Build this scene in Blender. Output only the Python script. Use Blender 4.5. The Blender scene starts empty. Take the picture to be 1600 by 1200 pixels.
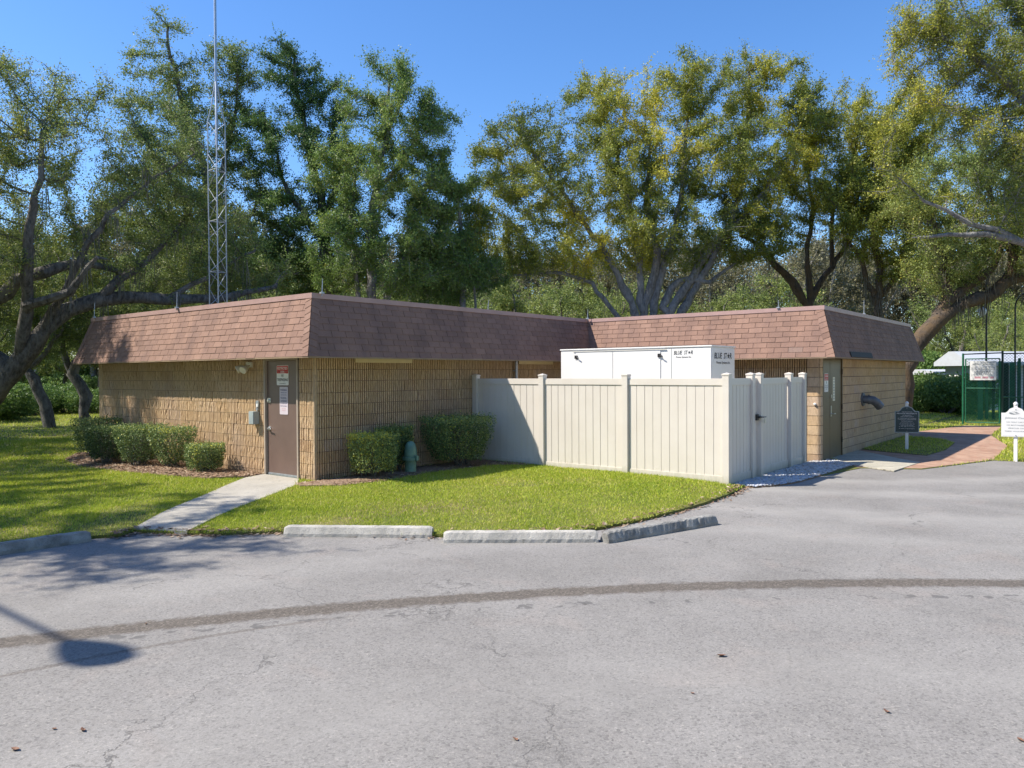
import bpy, bmesh, math, random
import numpy as np
from mathutils import Vector, Matrix
from mathutils.geometry import delaunay_2d_cdt
R = math.radians
SC = bpy.context.scene
COL = SC.collection
# ------------------------------------------------------------------ camera
YAW, PITCH, ROLL, FPX = -0.67607, -0.013847, 0.0055385, 1187.4
CAM = np.array([10.9026, -8.1144, 1.85])
def cam_axes():
    f = np.array([math.sin(YAW)*math.cos(PITCH), math.cos(YAW)*math.cos(PITCH), math.sin(PITCH)])
    r = np.cross(f, [0, 0, 1]); r /= np.linalg.norm(r); d = -np.cross(r, f)
    c, s = math.cos(ROLL), math.sin(ROLL)
    return c*r+s*d, -s*r+c*d, f
AR, AD, AF = cam_axes()
cd = bpy.data.cameras.new('camera'); cam = bpy.data.objects.new('camera', cd); COL.objects.link(cam)
cam.matrix_world = Matrix(((AR[0], -AD[0], -AF[0], CAM[0]), (AR[1], -AD[1], -AF[1], CAM[1]), (AR[2], -AD[2], -AF[2], CAM[2]), (0, 0, 0, 1)))
cd.sensor_width = 36; cd.lens = FPX/1600*36; cd.clip_end = 2000; cd.clip_start = .05
SC.camera = cam
# ------------------------------------------------------------------ light
SUNV = Vector((-.56, -.57, 1)).normalized()
el = math.asin(SUNV.z); az = math.atan2(SUNV.x, SUNV.y)
w = bpy.data.worlds.new('World'); SC.world = w; w.use_nodes = True
nt = w.node_tree; nt.nodes.clear()
sky = nt.nodes.new('ShaderNodeTexSky'); sky.sky_type = 'NISHITA'; sky.sun_disc = False
sky.sun_elevation = el; sky.sun_rotation = az; sky.altitude = 0; sky.air_density = 1.0; sky.dust_density = .35; sky.ozone_density = 4.5
bg = nt.nodes.new('ShaderNodeBackground'); bg.inputs[1].default_value = .15
out = nt.nodes.new('ShaderNodeOutputWorld')
hs = nt.nodes.new('ShaderNodeHueSaturation'); hs.inputs['Saturation'].default_value = 1.19; hs.inputs['Hue'].default_value = .505; nt.links.new(sky.outputs[0], hs.inputs['Color']); nt.links.new(hs.outputs[0], bg.inputs[0]); nt.links.new(bg.outputs[0], out.inputs[0])
sl = bpy.data.lights.new('sun', 'SUN'); sl.energy = 5; sl.angle = R(.75); sl.color = (1, .93, .82)
so = bpy.data.objects.new('sun', sl); COL.objects.link(so)
so.rotation_euler = SUNV.to_track_quat('Z', 'Y').to_euler()
SC.view_settings.view_transform = 'Standard'; SC.view_settings.look = 'None'
SC.view_settings.exposure = .62; SC.view_settings.gamma = 1
SC.render.engine = 'CYCLES'
# ------------------------------------------------------------------ pixel helpers (photo is 1600 x 1200)
def at(u, v, d): return CAM + d*(AF + (u-800)/FPX*AR + (v-600)/FPX*AD)
def G(u, v, z=0.):
    q = AF + (u-800)/FPX*AR + (v-600)/FPX*AD
    t = (z-CAM[2])/q[2]; return (CAM[0]+q[0]*t, CAM[1]+q[1]*t)
# ------------------------------------------------------------------ materials
def newmat(name):
    m = bpy.data.materials.new(name); m.use_nodes = True
    return m, m.node_tree, m.node_tree.nodes['Principled BSDF']
def nd(t, typ, **kw):
    n = t.nodes.new(typ)
    for k, v in kw.items(): setattr(n, k, v)
    return n
def ramp(t, fac, stops, interp='LINEAR'):
    r = nd(t, 'ShaderNodeValToRGB'); e = r.color_ramp; e.interpolation = interp
    while len(e.elements) < len(stops): e.elements.new(.5)
    for el_, (p, c) in zip(e.elements, stops):
        el_.position = p; el_.color = (*c, 1) if not isinstance(c, (int, float)) else (c, c, c, 1)
    t.links.new(fac, r.inputs[0]); return r.outputs[0]
def noise(t, vec, scale, detail=4, rough=.6, dist=0):
    n = nd(t, 'ShaderNodeTexNoise'); n.inputs['Scale'].default_value = scale; n.inputs['Detail'].default_value = detail
    n.inputs['Roughness'].default_value = rough; n.inputs['Distortion'].default_value = dist
    if vec is not None: t.links.new(vec, n.inputs['Vector'])
    return n.outputs['Fac']
def mth(t, op, a, b=None, c=None, clamp=False):
    n = nd(t, 'ShaderNodeMath', operation=op, use_clamp=clamp)
    for i, x in enumerate((a, b, c)):
        if x is None: continue
        if isinstance(x, (int, float)): n.inputs[i].default_value = x
        else: t.links.new(x, n.inputs[i])
    return n.outputs[0]
def mix(t, fac, a, b, typ='MIX'):
    n = nd(t, 'ShaderNodeMix', data_type='RGBA', blend_type=typ)
    for i, x in ((0, fac), (6, a), (7, b)):
        if isinstance(x, (int, float)): n.inputs[i].default_value = x
        elif isinstance(x, tuple): n.inputs[i].default_value = (*x, 1)
        else: t.links.new(x, n.inputs[i])
    return n.outputs[2]
def scaled(t, vec, s):
    n = nd(t, 'ShaderNodeMapping'); n.inputs['Scale'].default_value = s; t.links.new(vec, n.inputs[0]); return n.outputs[0]
def wpos(t): return nd(t, 'ShaderNodeNewGeometry').outputs['Position']
def opos(t): return nd(t, 'ShaderNodeTexCoord').outputs['Object']
def bump(t, b, h, strength=.5, dist=.01):
    n = nd(t, 'ShaderNodeBump'); n.inputs['Strength'].default_value = strength; n.inputs['Distance'].default_value = dist
    t.links.new(h, n.inputs['Height']); t.links.new(n.outputs[0], b.inputs['Normal'])
def attr(t, name): return nd(t, 'ShaderNodeAttribute', attribute_name=name).outputs['Fac']
def simple(name, col, rough=.6, metal=0., var=.12, scale=6., bs=0., bscale=60):
    m, t, b = newmat(name); p = opos(t)
    f = noise(t, p, scale, 5)
    lo = tuple(c*(1-var) for c in col); hi = tuple(min(1, c*(1+var)) for c in col)
    t.links.new(ramp(t, f, [(.3, lo), (.7, hi)]), b.inputs['Base Color'])
    b.inputs['Roughness'].default_value = rough; b.inputs['Metallic'].default_value = metal
    if bs: bump(t, b, noise(t, p, bscale, 4), bs, .004)
    return m
def m_block():
    m, t, b = newmat('split_face_block'); p = wpos(t); v = attr(t, 'tone')
    c = ramp(t, v, [(0, (.50, .335, .185)), (.35, (.58, .405, .23)), (.7, (.64, .465, .28)), (1, (.57, .43, .315))])
    n = noise(t, scaled(t, p, (1, 1, .35)), 26, 5, .7)
    c = mix(t, .75, c, ramp(t, n, [(.3, (.62, .56, .5)), (.55, (1, 1, 1)), (.8, (1.15, 1.1, 1.0))]), 'MULTIPLY')
    # damp base stains
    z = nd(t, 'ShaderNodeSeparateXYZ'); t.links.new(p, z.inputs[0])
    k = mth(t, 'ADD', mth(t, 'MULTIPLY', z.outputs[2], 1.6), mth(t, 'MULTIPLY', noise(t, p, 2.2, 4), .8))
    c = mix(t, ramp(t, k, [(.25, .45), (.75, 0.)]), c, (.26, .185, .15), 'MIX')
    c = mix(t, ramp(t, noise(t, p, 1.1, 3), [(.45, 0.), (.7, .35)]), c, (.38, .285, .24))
    t.links.new(c, b.inputs['Base Color']); b.inputs['Roughness'].default_value = .92
    bump(t, b, noise(t, p, 70, 5, .75), .8, .012); return m
def m_shingle():
    m, t, b = newmat('brown_shingle'); p = wpos(t); v = attr(t, 'tone')
    c = ramp(t, v, [(0, (.205, .125, .093)), (.5, (.26, .16, .12)), (.85, (.30, .188, .142)), (1, (.26, .185, .15))])
    c = mix(t, .8, c, ramp(t, noise(t, p, 160, 2, .8), [(.3, (.6, .6, .6)), (.7, (1.35, 1.32, 1.3))]), 'MULTIPLY')
    c = mix(t, 1., c, ramp(t, noise(t, scaled(t, p, (1, 1, .3)), 2.3, 4, .6), [(.3, (.76, .76, .8)), (.62, (1.1, 1.08, 1.06))]), 'MULTIPLY')
    t.links.new(c, b.inputs['Base Color']); b.inputs['Roughness'].default_value = .9
    bump(t, b, noise(t, p, 240, 2), .5, .004); return m
def m_vinyl():
    m, t, b = newmat('cream_vinyl'); p = wpos(t)
    c = mix(t, ramp(t, noise(t, p, 1.7, 4), [(.35, 0.), (.7, .6)]), (.66, .605, .53), (.72, .67, .60))
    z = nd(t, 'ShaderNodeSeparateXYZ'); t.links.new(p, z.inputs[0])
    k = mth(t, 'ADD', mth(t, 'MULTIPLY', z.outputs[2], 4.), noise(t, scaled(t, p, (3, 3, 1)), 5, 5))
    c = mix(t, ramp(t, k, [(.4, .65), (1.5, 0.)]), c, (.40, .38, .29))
    t.links.new(c, b.inputs['Base Color']); b.inputs['Roughness'].default_value = .33; return m
def m_asphalt():
    m, t, b = newmat('old_asphalt'); p = wpos(t)
    fine = noise(t, p, 130, 3, .85)
    ag = nd(t, 'ShaderNodeTexVoronoi'); ag.inputs['Scale'].default_value = 75; t.links.new(p, ag.inputs['Vector'])
    base = mix(t, ramp(t, noise(t, p, .55, 5, .6, .4), [(.35, 0.), (.65, 1.)]), (.20, .189, .175), (.255, .242, .226))
    base = mix(t, ramp(t, noise(t, p, 2.6, 6, .7), [(.5, 0.), (.72, .5)]), base, (.18, .17, .158))
    base = mix(t, ramp(t, noise(t, p, 1.3, 3, .5, 1.), [(.56, 0.), (.7, .35)]), base, (.27, .235, .21))
    sp = mix(t, .85, base, ramp(t, ag.outputs['Color'], [(.05, (.55, .55, .55)), (.35, (.95, .95, .95)), (.8, (1.1, 1.1, 1.1)), (1, (1.5, 1.48, 1.42))]), 'MULTIPLY')
    sp = mix(t, .8, sp, ramp(t, fine, [(.3, (.62, .62, .62)), (.7, (1.35, 1.35, 1.35))]), 'MULTIPLY')
    sx = nd(t, 'ShaderNodeSeparateXYZ'); t.links.new(p, sx.inputs[0])
    X, Y = sx.outputs[0], sx.outputs[1]
    def circ(cx, cy, rr, warp=.0, ws=1.):
        dx = mth(t, 'SUBTRACT', X, cx); dy = mth(t, 'SUBTRACT', Y, cy)
        d = mth(t, 'SQRT', mth(t, 'ADD', mth(t, 'MULTIPLY', dx, dx), mth(t, 'MULTIPLY', dy, dy)))
        d = mth(t, 'SUBTRACT', d, rr)
        if warp: d = mth(t, 'ADD', d, mth(t, 'MULTIPLY', mth(t, 'SUBTRACT', noise(t, p, ws, 5, .7), .5), warp))
        return d
    # bleached tyre sweeps
    for (cx, cy, rr, wd, am) in SWEEPS:
        d = mth(t, 'ABSOLUTE', circ(cx, cy, rr, 1.1, 1.1))
        f = mth(t, 'MULTIPLY', ramp(t, mth(t, 'DIVIDE', d, wd), [(0., 1.), (1., 0.)], 'EASE'), mth(t, 'MULTIPLY', noise(t, p, 1.6, 4), am))
        sp = mix(t, f, sp, (.345, .33, .305))
    # wet trail
    for ti, (cx, cy, rr, wd, am, wp) in enumerate(TRAILS):
        d = mth(t, 'ABSOLUTE', circ(cx, cy, rr, wp, 9.))
        f = ramp(t, mth(t, 'DIVIDE', d, wd), [(.55, am), (1.08, 0.)])
        if ti: f = mth(t, 'MULTIPLY', f, ramp(t, mth(t, 'MULTIPLY', mth(t, 'ADD', Y, 6.), .5), [(.72, 1.), (1., 0.)]))
        sp = mix(t, f, sp, ramp(t, ag.outputs['Color'], [(0, (.055, .044, .034)), (.75, (.125, .105, .085)), (1, (.24, .21, .17))]))
    cx, cy, rr = DRIP
    d = mth(t, 'ABSOLUTE', circ(cx, cy, rr, .25, 3.))
    f = mth(t, 'MULTIPLY', ramp(t, mth(t, 'DIVIDE', d, .07), [(.6, 1.), (1., 0.)]), ramp(t, noise(t, p, 6.5, 2), [(.57, 0.), (.61, .75)]))
    sp = mix(t, f, sp, (.1, .095, .09))
    # hairline cracks
    wv = nd(t, 'ShaderNodeVectorMath', operation='ADD'); t.links.new(p, wv.inputs[0])
    nn = nd(t, 'ShaderNodeTexNoise'); nn.inputs['Scale'].default_value = 1.3; nn.inputs['Detail'].default_value = 7; nn.inputs['Roughness'].default_value = .65; t.links.new(p, nn.inputs['Vector'])
    sc = nd(t, 'ShaderNodeVectorMath', operation='SCALE'); t.links.new(nn.outputs['Color'], sc.inputs[0]); sc.inputs['Scale'].default_value = 1.1
    t.links.new(sc.outputs[0], wv.inputs[1])
    vo = nd(t, 'ShaderNodeTexVoronoi', feature='DISTANCE_TO_EDGE'); vo.inputs['Scale'].default_value = .33; t.links.new(wv.outputs[0], vo.inputs['Vector'])
    cr = mth(t, 'MULTIPLY', ramp(t, vo.outputs['Distance'], [(0.0006, 1.), (.0032, 0.)]), ramp(t, noise(t, p, .8, 3), [(.46, 0.), (.58, .75)]))
    sp = mix(t, cr, sp, (.07, .065, .06))
    t.links.new(sp, b.inputs['Base Color']); b.inputs['Roughness'].default_value = .88
    bump(t, b, mth(t, 'SUBTRACT', fine, mth(t, 'MULTIPLY', cr, 2.)), .55, .004); return m
SWEEPS = [(3.5, 14.5, 12.6, .6, .8), (3.5, 14.5, 10.6, .6, .9), (2.2, 13.5, 9.0, .55, .8), (3.5, 14.5, 14.2, .5, .5), (14., -9., 7.5, .7, .4), (16, -7, 12, .6, .35)]
def circfit(P):
    P = np.array(P); A = np.c_[2*P, np.ones(len(P))]; s = np.linalg.lstsq(A, (P**2).sum(1), rcond=None)[0]
    return s[0], s[1], math.sqrt(s[2]+s[0]**2+s[1]**2)
ZA = -.09
c1 = circfit([G(u, v, ZA) for u, v in ((0, 1005), (200, 983), (400, 961), (600, 942), (800, 930), (1000, 920), (1200, 914), (1400, 911), (1600, 911))])
c2 = circfit([G(u, v, ZA) for u, v in ((0, 1055), (200, 1020), (350, 990), (500, 968), (620, 955))])
c3 = circfit([G(u, v, ZA) for u, v in ((620, 960), (800, 950), (1000, 941), (1200, 934), (1400, 932), (1600, 933))])
TRAILS = [(*c1, .17, .9, .22), (*c2, .035, .5, .09)]; DRIP = c3
def m_lawn():
    m, t, b = newmat('lawn_soil'); p = wpos(t)
    c = mix(t, ramp(t, noise(t, p, .9, 5), [(.35, 0.), (.65, 1.)]), (.12, .14, .025), (.18, .18, .035))
    c = mix(t, ramp(t, noise(t, p, .42, 5, .65), [(.52, 0.), (.68, .8)]), c, (.23, .16, .10))
    c = mix(t, .9, c, ramp(t, noise(t, p, 38, 4, .8), [(.3, (.5, .5, .5)), (.7, (1.5, 1.5, 1.4))]), 'MULTIPLY')
    t.links.new(c, b.inputs['Base Color']); b.inputs['Roughness'].default_value = .95
    bump(t, b, noise(t, p, 45, 4), .9, .03); return m
def m_blade():
    m, t, b = newmat('grass_blade'); v = attr(t, 'tone')
    c = ramp(t, v, [(0, (.13, .21, .02)), (.35, (.35, .46, .03)), (.65, (.55, .60, .06)), (.85, (.66, .61, .15)), (1, (.68, .57, .28))])
    t.links.new(c, b.inputs['Base Color']); b.inputs['Roughness'].default_value = .6
    tr = nd(t, 'ShaderNodeBsdfTranslucent'); t.links.new(c, tr.inputs[0]); mx = nd(t, 'ShaderNodeMixShader'); mx.inputs[0].default_value = .35
    t.links.new(b.outputs[0], mx.inputs[1]); t.links.new(tr.outputs[0], mx.inputs[2]); t.links.new(mx.outputs[0], t.nodes['Material Output'].inputs[0]); return m
def m_leaf(name, stops, trans=.35):
    m, t, b = newmat(name); v = attr(t, 'tone')
    c = ramp(t, v, stops)
    t.links.new(c, b.inputs['Base Color']); b.inputs['Roughness'].default_value = .5; b.inputs['Specular IOR Level'].default_value = .35
    tr = nd(t, 'ShaderNodeBsdfTranslucent'); t.links.new(c, tr.inputs[0]); mx = nd(t, 'ShaderNodeMixShader'); mx.inputs[0].default_value = trans
    t.links.new(b.outputs[0], mx.inputs[1]); t.links.new(tr.outputs[0], mx.inputs[2]); t.links.new(mx.outputs[0], t.nodes['Material Output'].inputs[0]); return m
def m_bark(name, dark, light, moss=None):
    m, t, b = newmat(name); p = wpos(t)
    n = noise(t, scaled(t, p, (1, 1, .4)), 11, 6, .7)
    c = ramp(t, n, [(.32, dark), (.62, light)])
    c = mix(t, ramp(t, noise(t, p, 1.6, 4), [(.5, 0.), (.68, .6)]), c, tuple(x*1.35 for x in light))
    if moss: c = mix(t, ramp(t, noise(t, p, 2.3, 5), [(.42, 0.), (.58, .9)]), c, moss)
    t.links.new(c, b.inputs['Base Color']); b.inputs['Roughness'].default_value = .95
    bump(t, b, n, 1., .05); return m
def m_concrete(name, a, c_, scale=3.):
    m, t, b = newmat(name); p = wpos(t)
    c = mix(t, ramp(t, noise(t, p, scale, 6, .65), [(.35, 0.), (.65, 1.)]), a, c_)
    c = mix(t, ramp(t, noise(t, p, scale*4, 4, .7), [(.56, 0.), (.68, .6)]), c, tuple(x*.45 for x in a))
    c = mix(t, .6, c, ramp(t, noise(t, p, 120, 3, .8), [(.3, (.65, .65, .65)), (.7, (1.3, 1.3, 1.3))]), 'MULTIPLY')
    t.links.new(c, b.inputs['Base Color']); b.inputs['Roughness'].default_value = .9
    bump(t, b, noise(t, p, 55, 6, .75), .9, .012); return m
def m_brick(name, c1_, c2_, mortar, bw, bh, rot=0.):
    m, t, b = newmat(name); p = wpos(t)
    mp = nd(t, 'ShaderNodeMapping'); mp.inputs['Rotation'].default_value = (0, 0, rot); t.links.new(p, mp.inputs[0])
    br = nd(t, 'ShaderNodeTexBrick'); t.links.new(mp.outputs[0], br.inputs['Vector']); br.inputs['Scale'].default_value = 1
    br.inputs['Color1'].default_value = (*c1_, 1); br.inputs['Color2'].default_value = (*c2_, 1); br.inputs['Mortar'].default_value = (*mortar, 1)
    br.inputs['Brick Width'].default_value = bw; br.inputs['Row Height'].default_value = bh; br.inputs['Mortar Size'].default_value = .006
    c = mix(t, .8, br.outputs[0], ramp(t, noise(t, p, 9, 6, .7), [(.3, (.7, .7, .7)), (.7, (1.2, 1.2, 1.2))]), 'MULTIPLY')
    t.links.new(c, b.inputs['Base Color']); b.inputs['Roughness'].default_value = .85
    bump(t, b, br.outputs['Fac'], -.5, .006); return m
M = {}
M['block'] = m_block(); M['shingle'] = m_shingle(); M['vinyl'] = m_vinyl(); M['asphalt'] = m_asphalt(); M['lawn'] = m_lawn(); M['blade'] = m_blade()
M['mortar'] = simple('dark_mortar', (.07, .045, .028), .95)
M['quoin'] = simple('tan_block_edge', (.42, .31, .2), .9, 0, .2, 14, .5)
M['flash'] = simple('pink_painted_flashing', (.42, .275, .245), .5, 0, .1, 3)
M['soffit'] = simple('tan_soffit', (.30, .22, .14), .8)
M['cream'] = simple('cream_paint', (.62, .50, .27), .6, 0, .06)
M['roofing'] = simple('grey_roofing', (.28, .27, .26), .9)
M['door'] = simple('brown_door_paint', (.15, .10, .083), .36, 0, .1, 2.5)
M['bronze'] = simple('olive_bronze_door_paint', (.135, .095, .048), .42, 0, .15, 1.5)
M['frame'] = simple('tan_frame_paint', (.38, .32, .26), .5)
M['steel'] = simple('brushed_steel', (.62, .62, .6), .3, .9, .1)
M['galv'] = simple('galvanised_steel', (.42, .45, .48), .45, .7, .15, 20)
M['white'] = simple('white_enamel', (.80, .79, .76), .35, 0, .03, 1.5)
M['signwhite'] = simple('sign_white', (.78, .77, .75), .4, 0, .04)
M['signlilac'] = simple('sign_pale_lilac', (.62, .55, .60), .4, 0, .05)
M['red'] = simple('sign_red', (.55, .03, .03), .45)
M['rose'] = simple('sign_rose', (.55, .28, .32), .45)
M['ink'] = simple('black_ink', (.018, .018, .022), .5)
M['navy'] = simple('navy_ink', (.05, .05, .16), .5)
M['greyink'] = simple('grey_ink', (.22, .24, .25), .5)
M['black'] = simple('black_hardware', (.02, .02, .022), .4)
M['dark'] = simple('dark_louvre', (.022, .018, .016), .7)
M['greybox'] = simple('grey_utility_box', (.33, .38, .38), .45)
M['ivory'] = simple('ivory_plastic', (.68, .65, .52), .4)
M['pipegreen'] = simple('green_painted_pipe', (.15, .27, .20), .5, 0, .2, 9)
M['pipegrey'] = simple('blue_grey_pipe', (.14, .15, .17), .5, .3, .2, 9)
M['signgreen'] = simple('dark_green_sign', (.012, .045, .055), .35)
M['fgreen'] = simple('green_coated_steel', (.015, .12, .06), .4, 0, .25, 4)
M['fdark'] = simple('dark_green_steel', (.008, .03, .022), .45)
M['conc'] = m_concrete('wheel_stop_concrete', (.36, .345, .31), (.56, .53, .475), 4.)
M['concdark'] = m_concrete('weathered_wheel_stop_concrete', (.17, .165, .15), (.40, .39, .36), 5.)
M['walk'] = m_concrete('walk_concrete', (.36, .335, .285), (.47, .44, .38), 1.5)
M['brick'] = m_brick('terracotta_pavers', (.34, .19, .125), (.44, .28, .195), (.27, .21, .16), .3, .2, .5)
M['creampav'] = m_brick('cream_pavers', (.40, .37, .30), (.48, .45, .36), (.2, .18, .14), .9, .11, -.9)
M['stone'] = m_leaf('white_gravel', [(0, (.10, .10, .10)), (.25, (.32, .31, .30)), (.6, (.52, .51, .49)), (1, (.42, .46, .56))], 0)
M['chip'] = m_leaf('mulch_chip', [(0, (.10, .055, .035)), (.4, (.22, .135, .085)), (.75, (.36, .25, .16)), (1, (.52, .42, .30))], 0)
M['mulch'] = simple('mulch_soil', (.25, .165, .11), .95, 0, .45, 22, .9, 60)
M['deadleaf'] = simple('dry_leaf', (.19, .095, .055), .7)
M['leafA'] = m_leaf('live_oak_leaf', [(0, (0.097, 0.139, 0.046)), (.4, (0.195, 0.260, 0.068)), (.75, (0.344, 0.382, 0.092)), (.93, (0.599, 0.505, 0.099)), (1, (0.800, 0.733, 0.113))])
M['leafB'] = m_leaf('deep_green_leaf', [(0, (0.064, 0.128, 0.039)), (.45, (0.141, 0.231, 0.057)), (.8, (0.251, 0.340, 0.074)), (1, (0.441, 0.425, 0.100))])
M['leafC'] = m_leaf('yellowing_oak_leaf', [(0, (0.100, 0.142, 0.030)), (.35, (0.224, 0.266, 0.046)), (.65, (0.389, 0.389, 0.055)), (.88, (0.614, 0.543, 0.057)), (1, (0.800, 0.661, 0.057))])
M['leafH'] = m_leaf('hedge_leaf', [(0, (0.031, 0.065, 0.030)), (.4, (0.094, 0.156, 0.054)), (.7, (0.213, 0.286, 0.096)), (.9, (0.375, 0.442, 0.156)), (1, (0.625, 0.598, 0.096))], .25)
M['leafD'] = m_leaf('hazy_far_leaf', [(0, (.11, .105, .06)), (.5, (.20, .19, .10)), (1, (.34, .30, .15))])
M['barkA'] = m_bark('grey_oak_bark', (.04, .034, .028), (.20, .182, .158))
M['barkL'] = m_bark('pale_lichen_bark', (.10, .092, .085), (.28, .27, .26))
M['barkM'] = m_bark('mossy_brown_bark', (.028, .02, .015), (.12, .092, .068), (.13, .085, .045))
M['moss'] = simple('grey_spanish_moss', (.17, .155, .115), .95)
M['roofwhite'] = simple('white_metal_roof', (.5, .52, .55), .5, 0, .05)
M['housewall'] = simple('pale_siding', (.42, .43, .42), .7)
M['shade'] = simple('window_dark_glass', (.03, .035, .04), .15)
# ------------------------------------------------------------------ mesh helpers
def tag(o, label=None, cat=None, group=None, kind=None):
    if label: o['label'] = label
    if cat: o['category'] = cat
    if group: o['group'] = group
    if kind: o['kind'] = kind
    return o
def empty(name, loc, rz=0., parent=None):
    o = bpy.data.objects.new(name, None); COL.objects.link(o); o.location = loc; o.rotation_euler = (0, 0, rz); o.empty_display_size = .2
    if parent: o.parent = parent
    return o
def link(name, me, mats, parent=None):
    for m in (mats if isinstance(mats, (list, tuple)) else [mats]): me.materials.append(M[m])
    o = bpy.data.objects.new(name, me); COL.objects.link(o)
    if parent: o.parent = parent
    return o
class MB:
    def __init__(s): s.v = []; s.f = []; s.mi = []; s.tone = []
    def add(s, v, f, mi=0, tone=.5):
        k = len(s.v); s.v += [tuple(x) for x in v]; s.f += [tuple(i+k for i in q) for q in f]; s.mi += [mi]*len(f); s.tone += [tone]*len(v)
        return s
    def box(s, x0, x1, y0, y1, z0, z1, mi=0, tone=.5):
        return s.add([(x0, y0, z0), (x1, y0, z0), (x1, y1, z0), (x0, y1, z0), (x0, y0, z1), (x1, y0, z1), (x1, y1, z1), (x0, y1, z1)],
              [(0, 3, 2, 1), (4, 5, 6, 7), (0, 1, 5, 4), (1, 2, 6, 5), (2, 3, 7, 6), (3, 0, 4, 7)], mi, tone)
    def bbox(s, x0, x1, y0, y1, z0, z1, b=.004, mi=0):   # bevelled box
        bm = bmesh.new(); bmesh.ops.create_cube(bm, size=1)
        for q in bm.verts: q.co = Vector(((x0+x1)/2+q.co.x*(x1-x0), (y0+y1)/2+q.co.y*(y1-y0), (z0+z1)/2+q.co.z*(z1-z0)))
        bmesh.ops.bevel(bm, geom=bm.edges[:], offset=b, segments=2, affect='EDGES')
        bm.verts.index_update(); s.add([q.co[:] for q in bm.verts], [[q.index for q in f.verts] for f in bm.faces], mi); bm.free(); return s
    def tube(s, pts, rad, n=8, mi=0, cap=True):
        pts = [Vector(p) for p in pts]
        if not isinstance(rad, (list, tuple)): rad = [rad]*len(pts)
        base = len(s.v); T = (pts[1]-pts[0]).normalized(); U = T.orthogonal().normalized()
        for i, p in enumerate(pts):
            if 0 < i < len(pts)-1: T = ((pts[i+1]-p).normalized()+(p-pts[i-1]).normalized()).normalized()
            elif i: T = (p-pts[i-1]).normalized()
            U = (U-T*U.dot(T)).normalized(); V = T.cross(U)
            for k in range(n):
                a = 2*math.pi*k/n; s.v.append(tuple(p+(U*math.cos(a)+V*math.sin(a))*rad[i])); s.tone.append(.5)
        for i in range(len(pts)-1):
            for k in range(n):
                s.f.append((base+i*n+k, base+i*n+(k+1) % n, base+(i+1)*n+(k+1) % n, base+(i+1)*n+k)); s.mi.append(mi)
        if cap:
            s.f.append(tuple(base+k for k in reversed(range(n)))); s.f.append(tuple(base+(len(pts)-1)*n+k for k in range(n))); s.mi += [mi, mi]
        return s
    def lathe(s, prof, c=(0, 0, 0), n=20, mi=0):
        base = len(s.v)
        for r, z in prof:
            for k in range(n):
                a = 2*math.pi*k/n; s.v.append((c[0]+r*math.cos(a), c[1]+r*math.sin(a), c[2]+z)); s.tone.append(.5)
        for i in range(len(prof)-1):
            for k in range(n):
                s.f.append((base+i*n+k, base+i*n+(k+1) % n, base+(i+1)*n+(k+1) % n, base+(i+1)*n+k)); s.mi.append(mi)
        return s
    def prism(s, poly, y0, y1, mi=0):   # poly in x,z extruded along y
        n = len(poly); v = [(x, y0, z) for x, z in poly]+[(x, y1, z) for x, z in poly]
        f = [tuple(range(n)), tuple(reversed(range(n, 2*n)))]+[(i, i+n, (i+1) % n+n, (i+1) % n) for i in range(n)]
        return s.add(v, f, mi)
    def build(s, name, mats, parent=None, smooth=False):
        me = bpy.data.meshes.new(name); me.from_pydata(s.v, [], s.f); me.polygons.foreach_set('material_index', s.mi)
        a = me.attributes.new('tone', 'FLOAT', 'POINT'); a.data.foreach_set('value', s.tone)
        if smooth:
            me.shade_smooth()
            if hasattr(me, 'set_sharp_from_angle'): me.set_sharp_from_angle(angle=R(35))
        me.update(); return link(name, me, mats, parent)
def quads_np(name, V, mats, tone=None, parent=None, nper=4):
    """V: (n*nper,3) array; every nper vertices is one face"""
    n = len(V)//nper; me = bpy.data.meshes.new(name)
    me.vertices.add(len(V)); me.vertices.foreach_set('co', V.astype(np.float32).ravel())
    me.loops.add(n*nper); me.loops.foreach_set('vertex_index', np.arange(n*nper, dtype=np.int32))
    me.polygons.add(n); me.polygons.foreach_set('loop_start', np.arange(0, n*nper, nper, dtype=np.int32))
    a = me.attributes.new('tone', 'FLOAT', 'POINT'); a.data.foreach_set('value', (np.repeat(tone, nper) if tone is not None else np.full(len(V), .5)).astype(np.float32))
    me.update(); me.validate()
    return link(name, me, mats, parent)
def text_mesh(s, txt, x, z, size, y, mi=0, width=None, shear=0., bold=0., fat=1.):
    """adds flat lettering in the x-z plane facing -y, centred on x; width fixes its length"""
    cu = bpy.data.curves.new('t', 'FONT'); cu.body = txt; cu.size = size; cu.align_x = 'CENTER'; cu.resolution_u = 2; cu.shear = shear; cu.offset = bold*size
    o = bpy.data.objects.new('t', cu); me = bpy.data.meshes.new_from_object(o)
    if len(me.vertices):
        P = np.zeros(len(me.vertices)*3, np.float32); me.vertices.foreach_get('co', P); P = P.reshape(-1, 3)
        k = fat
        if width: k = width/max(1e-6, P[:, 0].max()-P[:, 0].min())
        cx = (P[:, 0].max()+P[:, 0].min())/2
        s.add([(x+(p[0]-cx)*k, y, z+p[1]) for p in P], [tuple(f.vertices) for f in me.polygons], mi)
    bpy.data.meshes.remove(me); bpy.data.objects.remove(o); bpy.data.curves.remove(cu)
rng = np.random.default_rng(7); random.seed(7)
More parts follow.
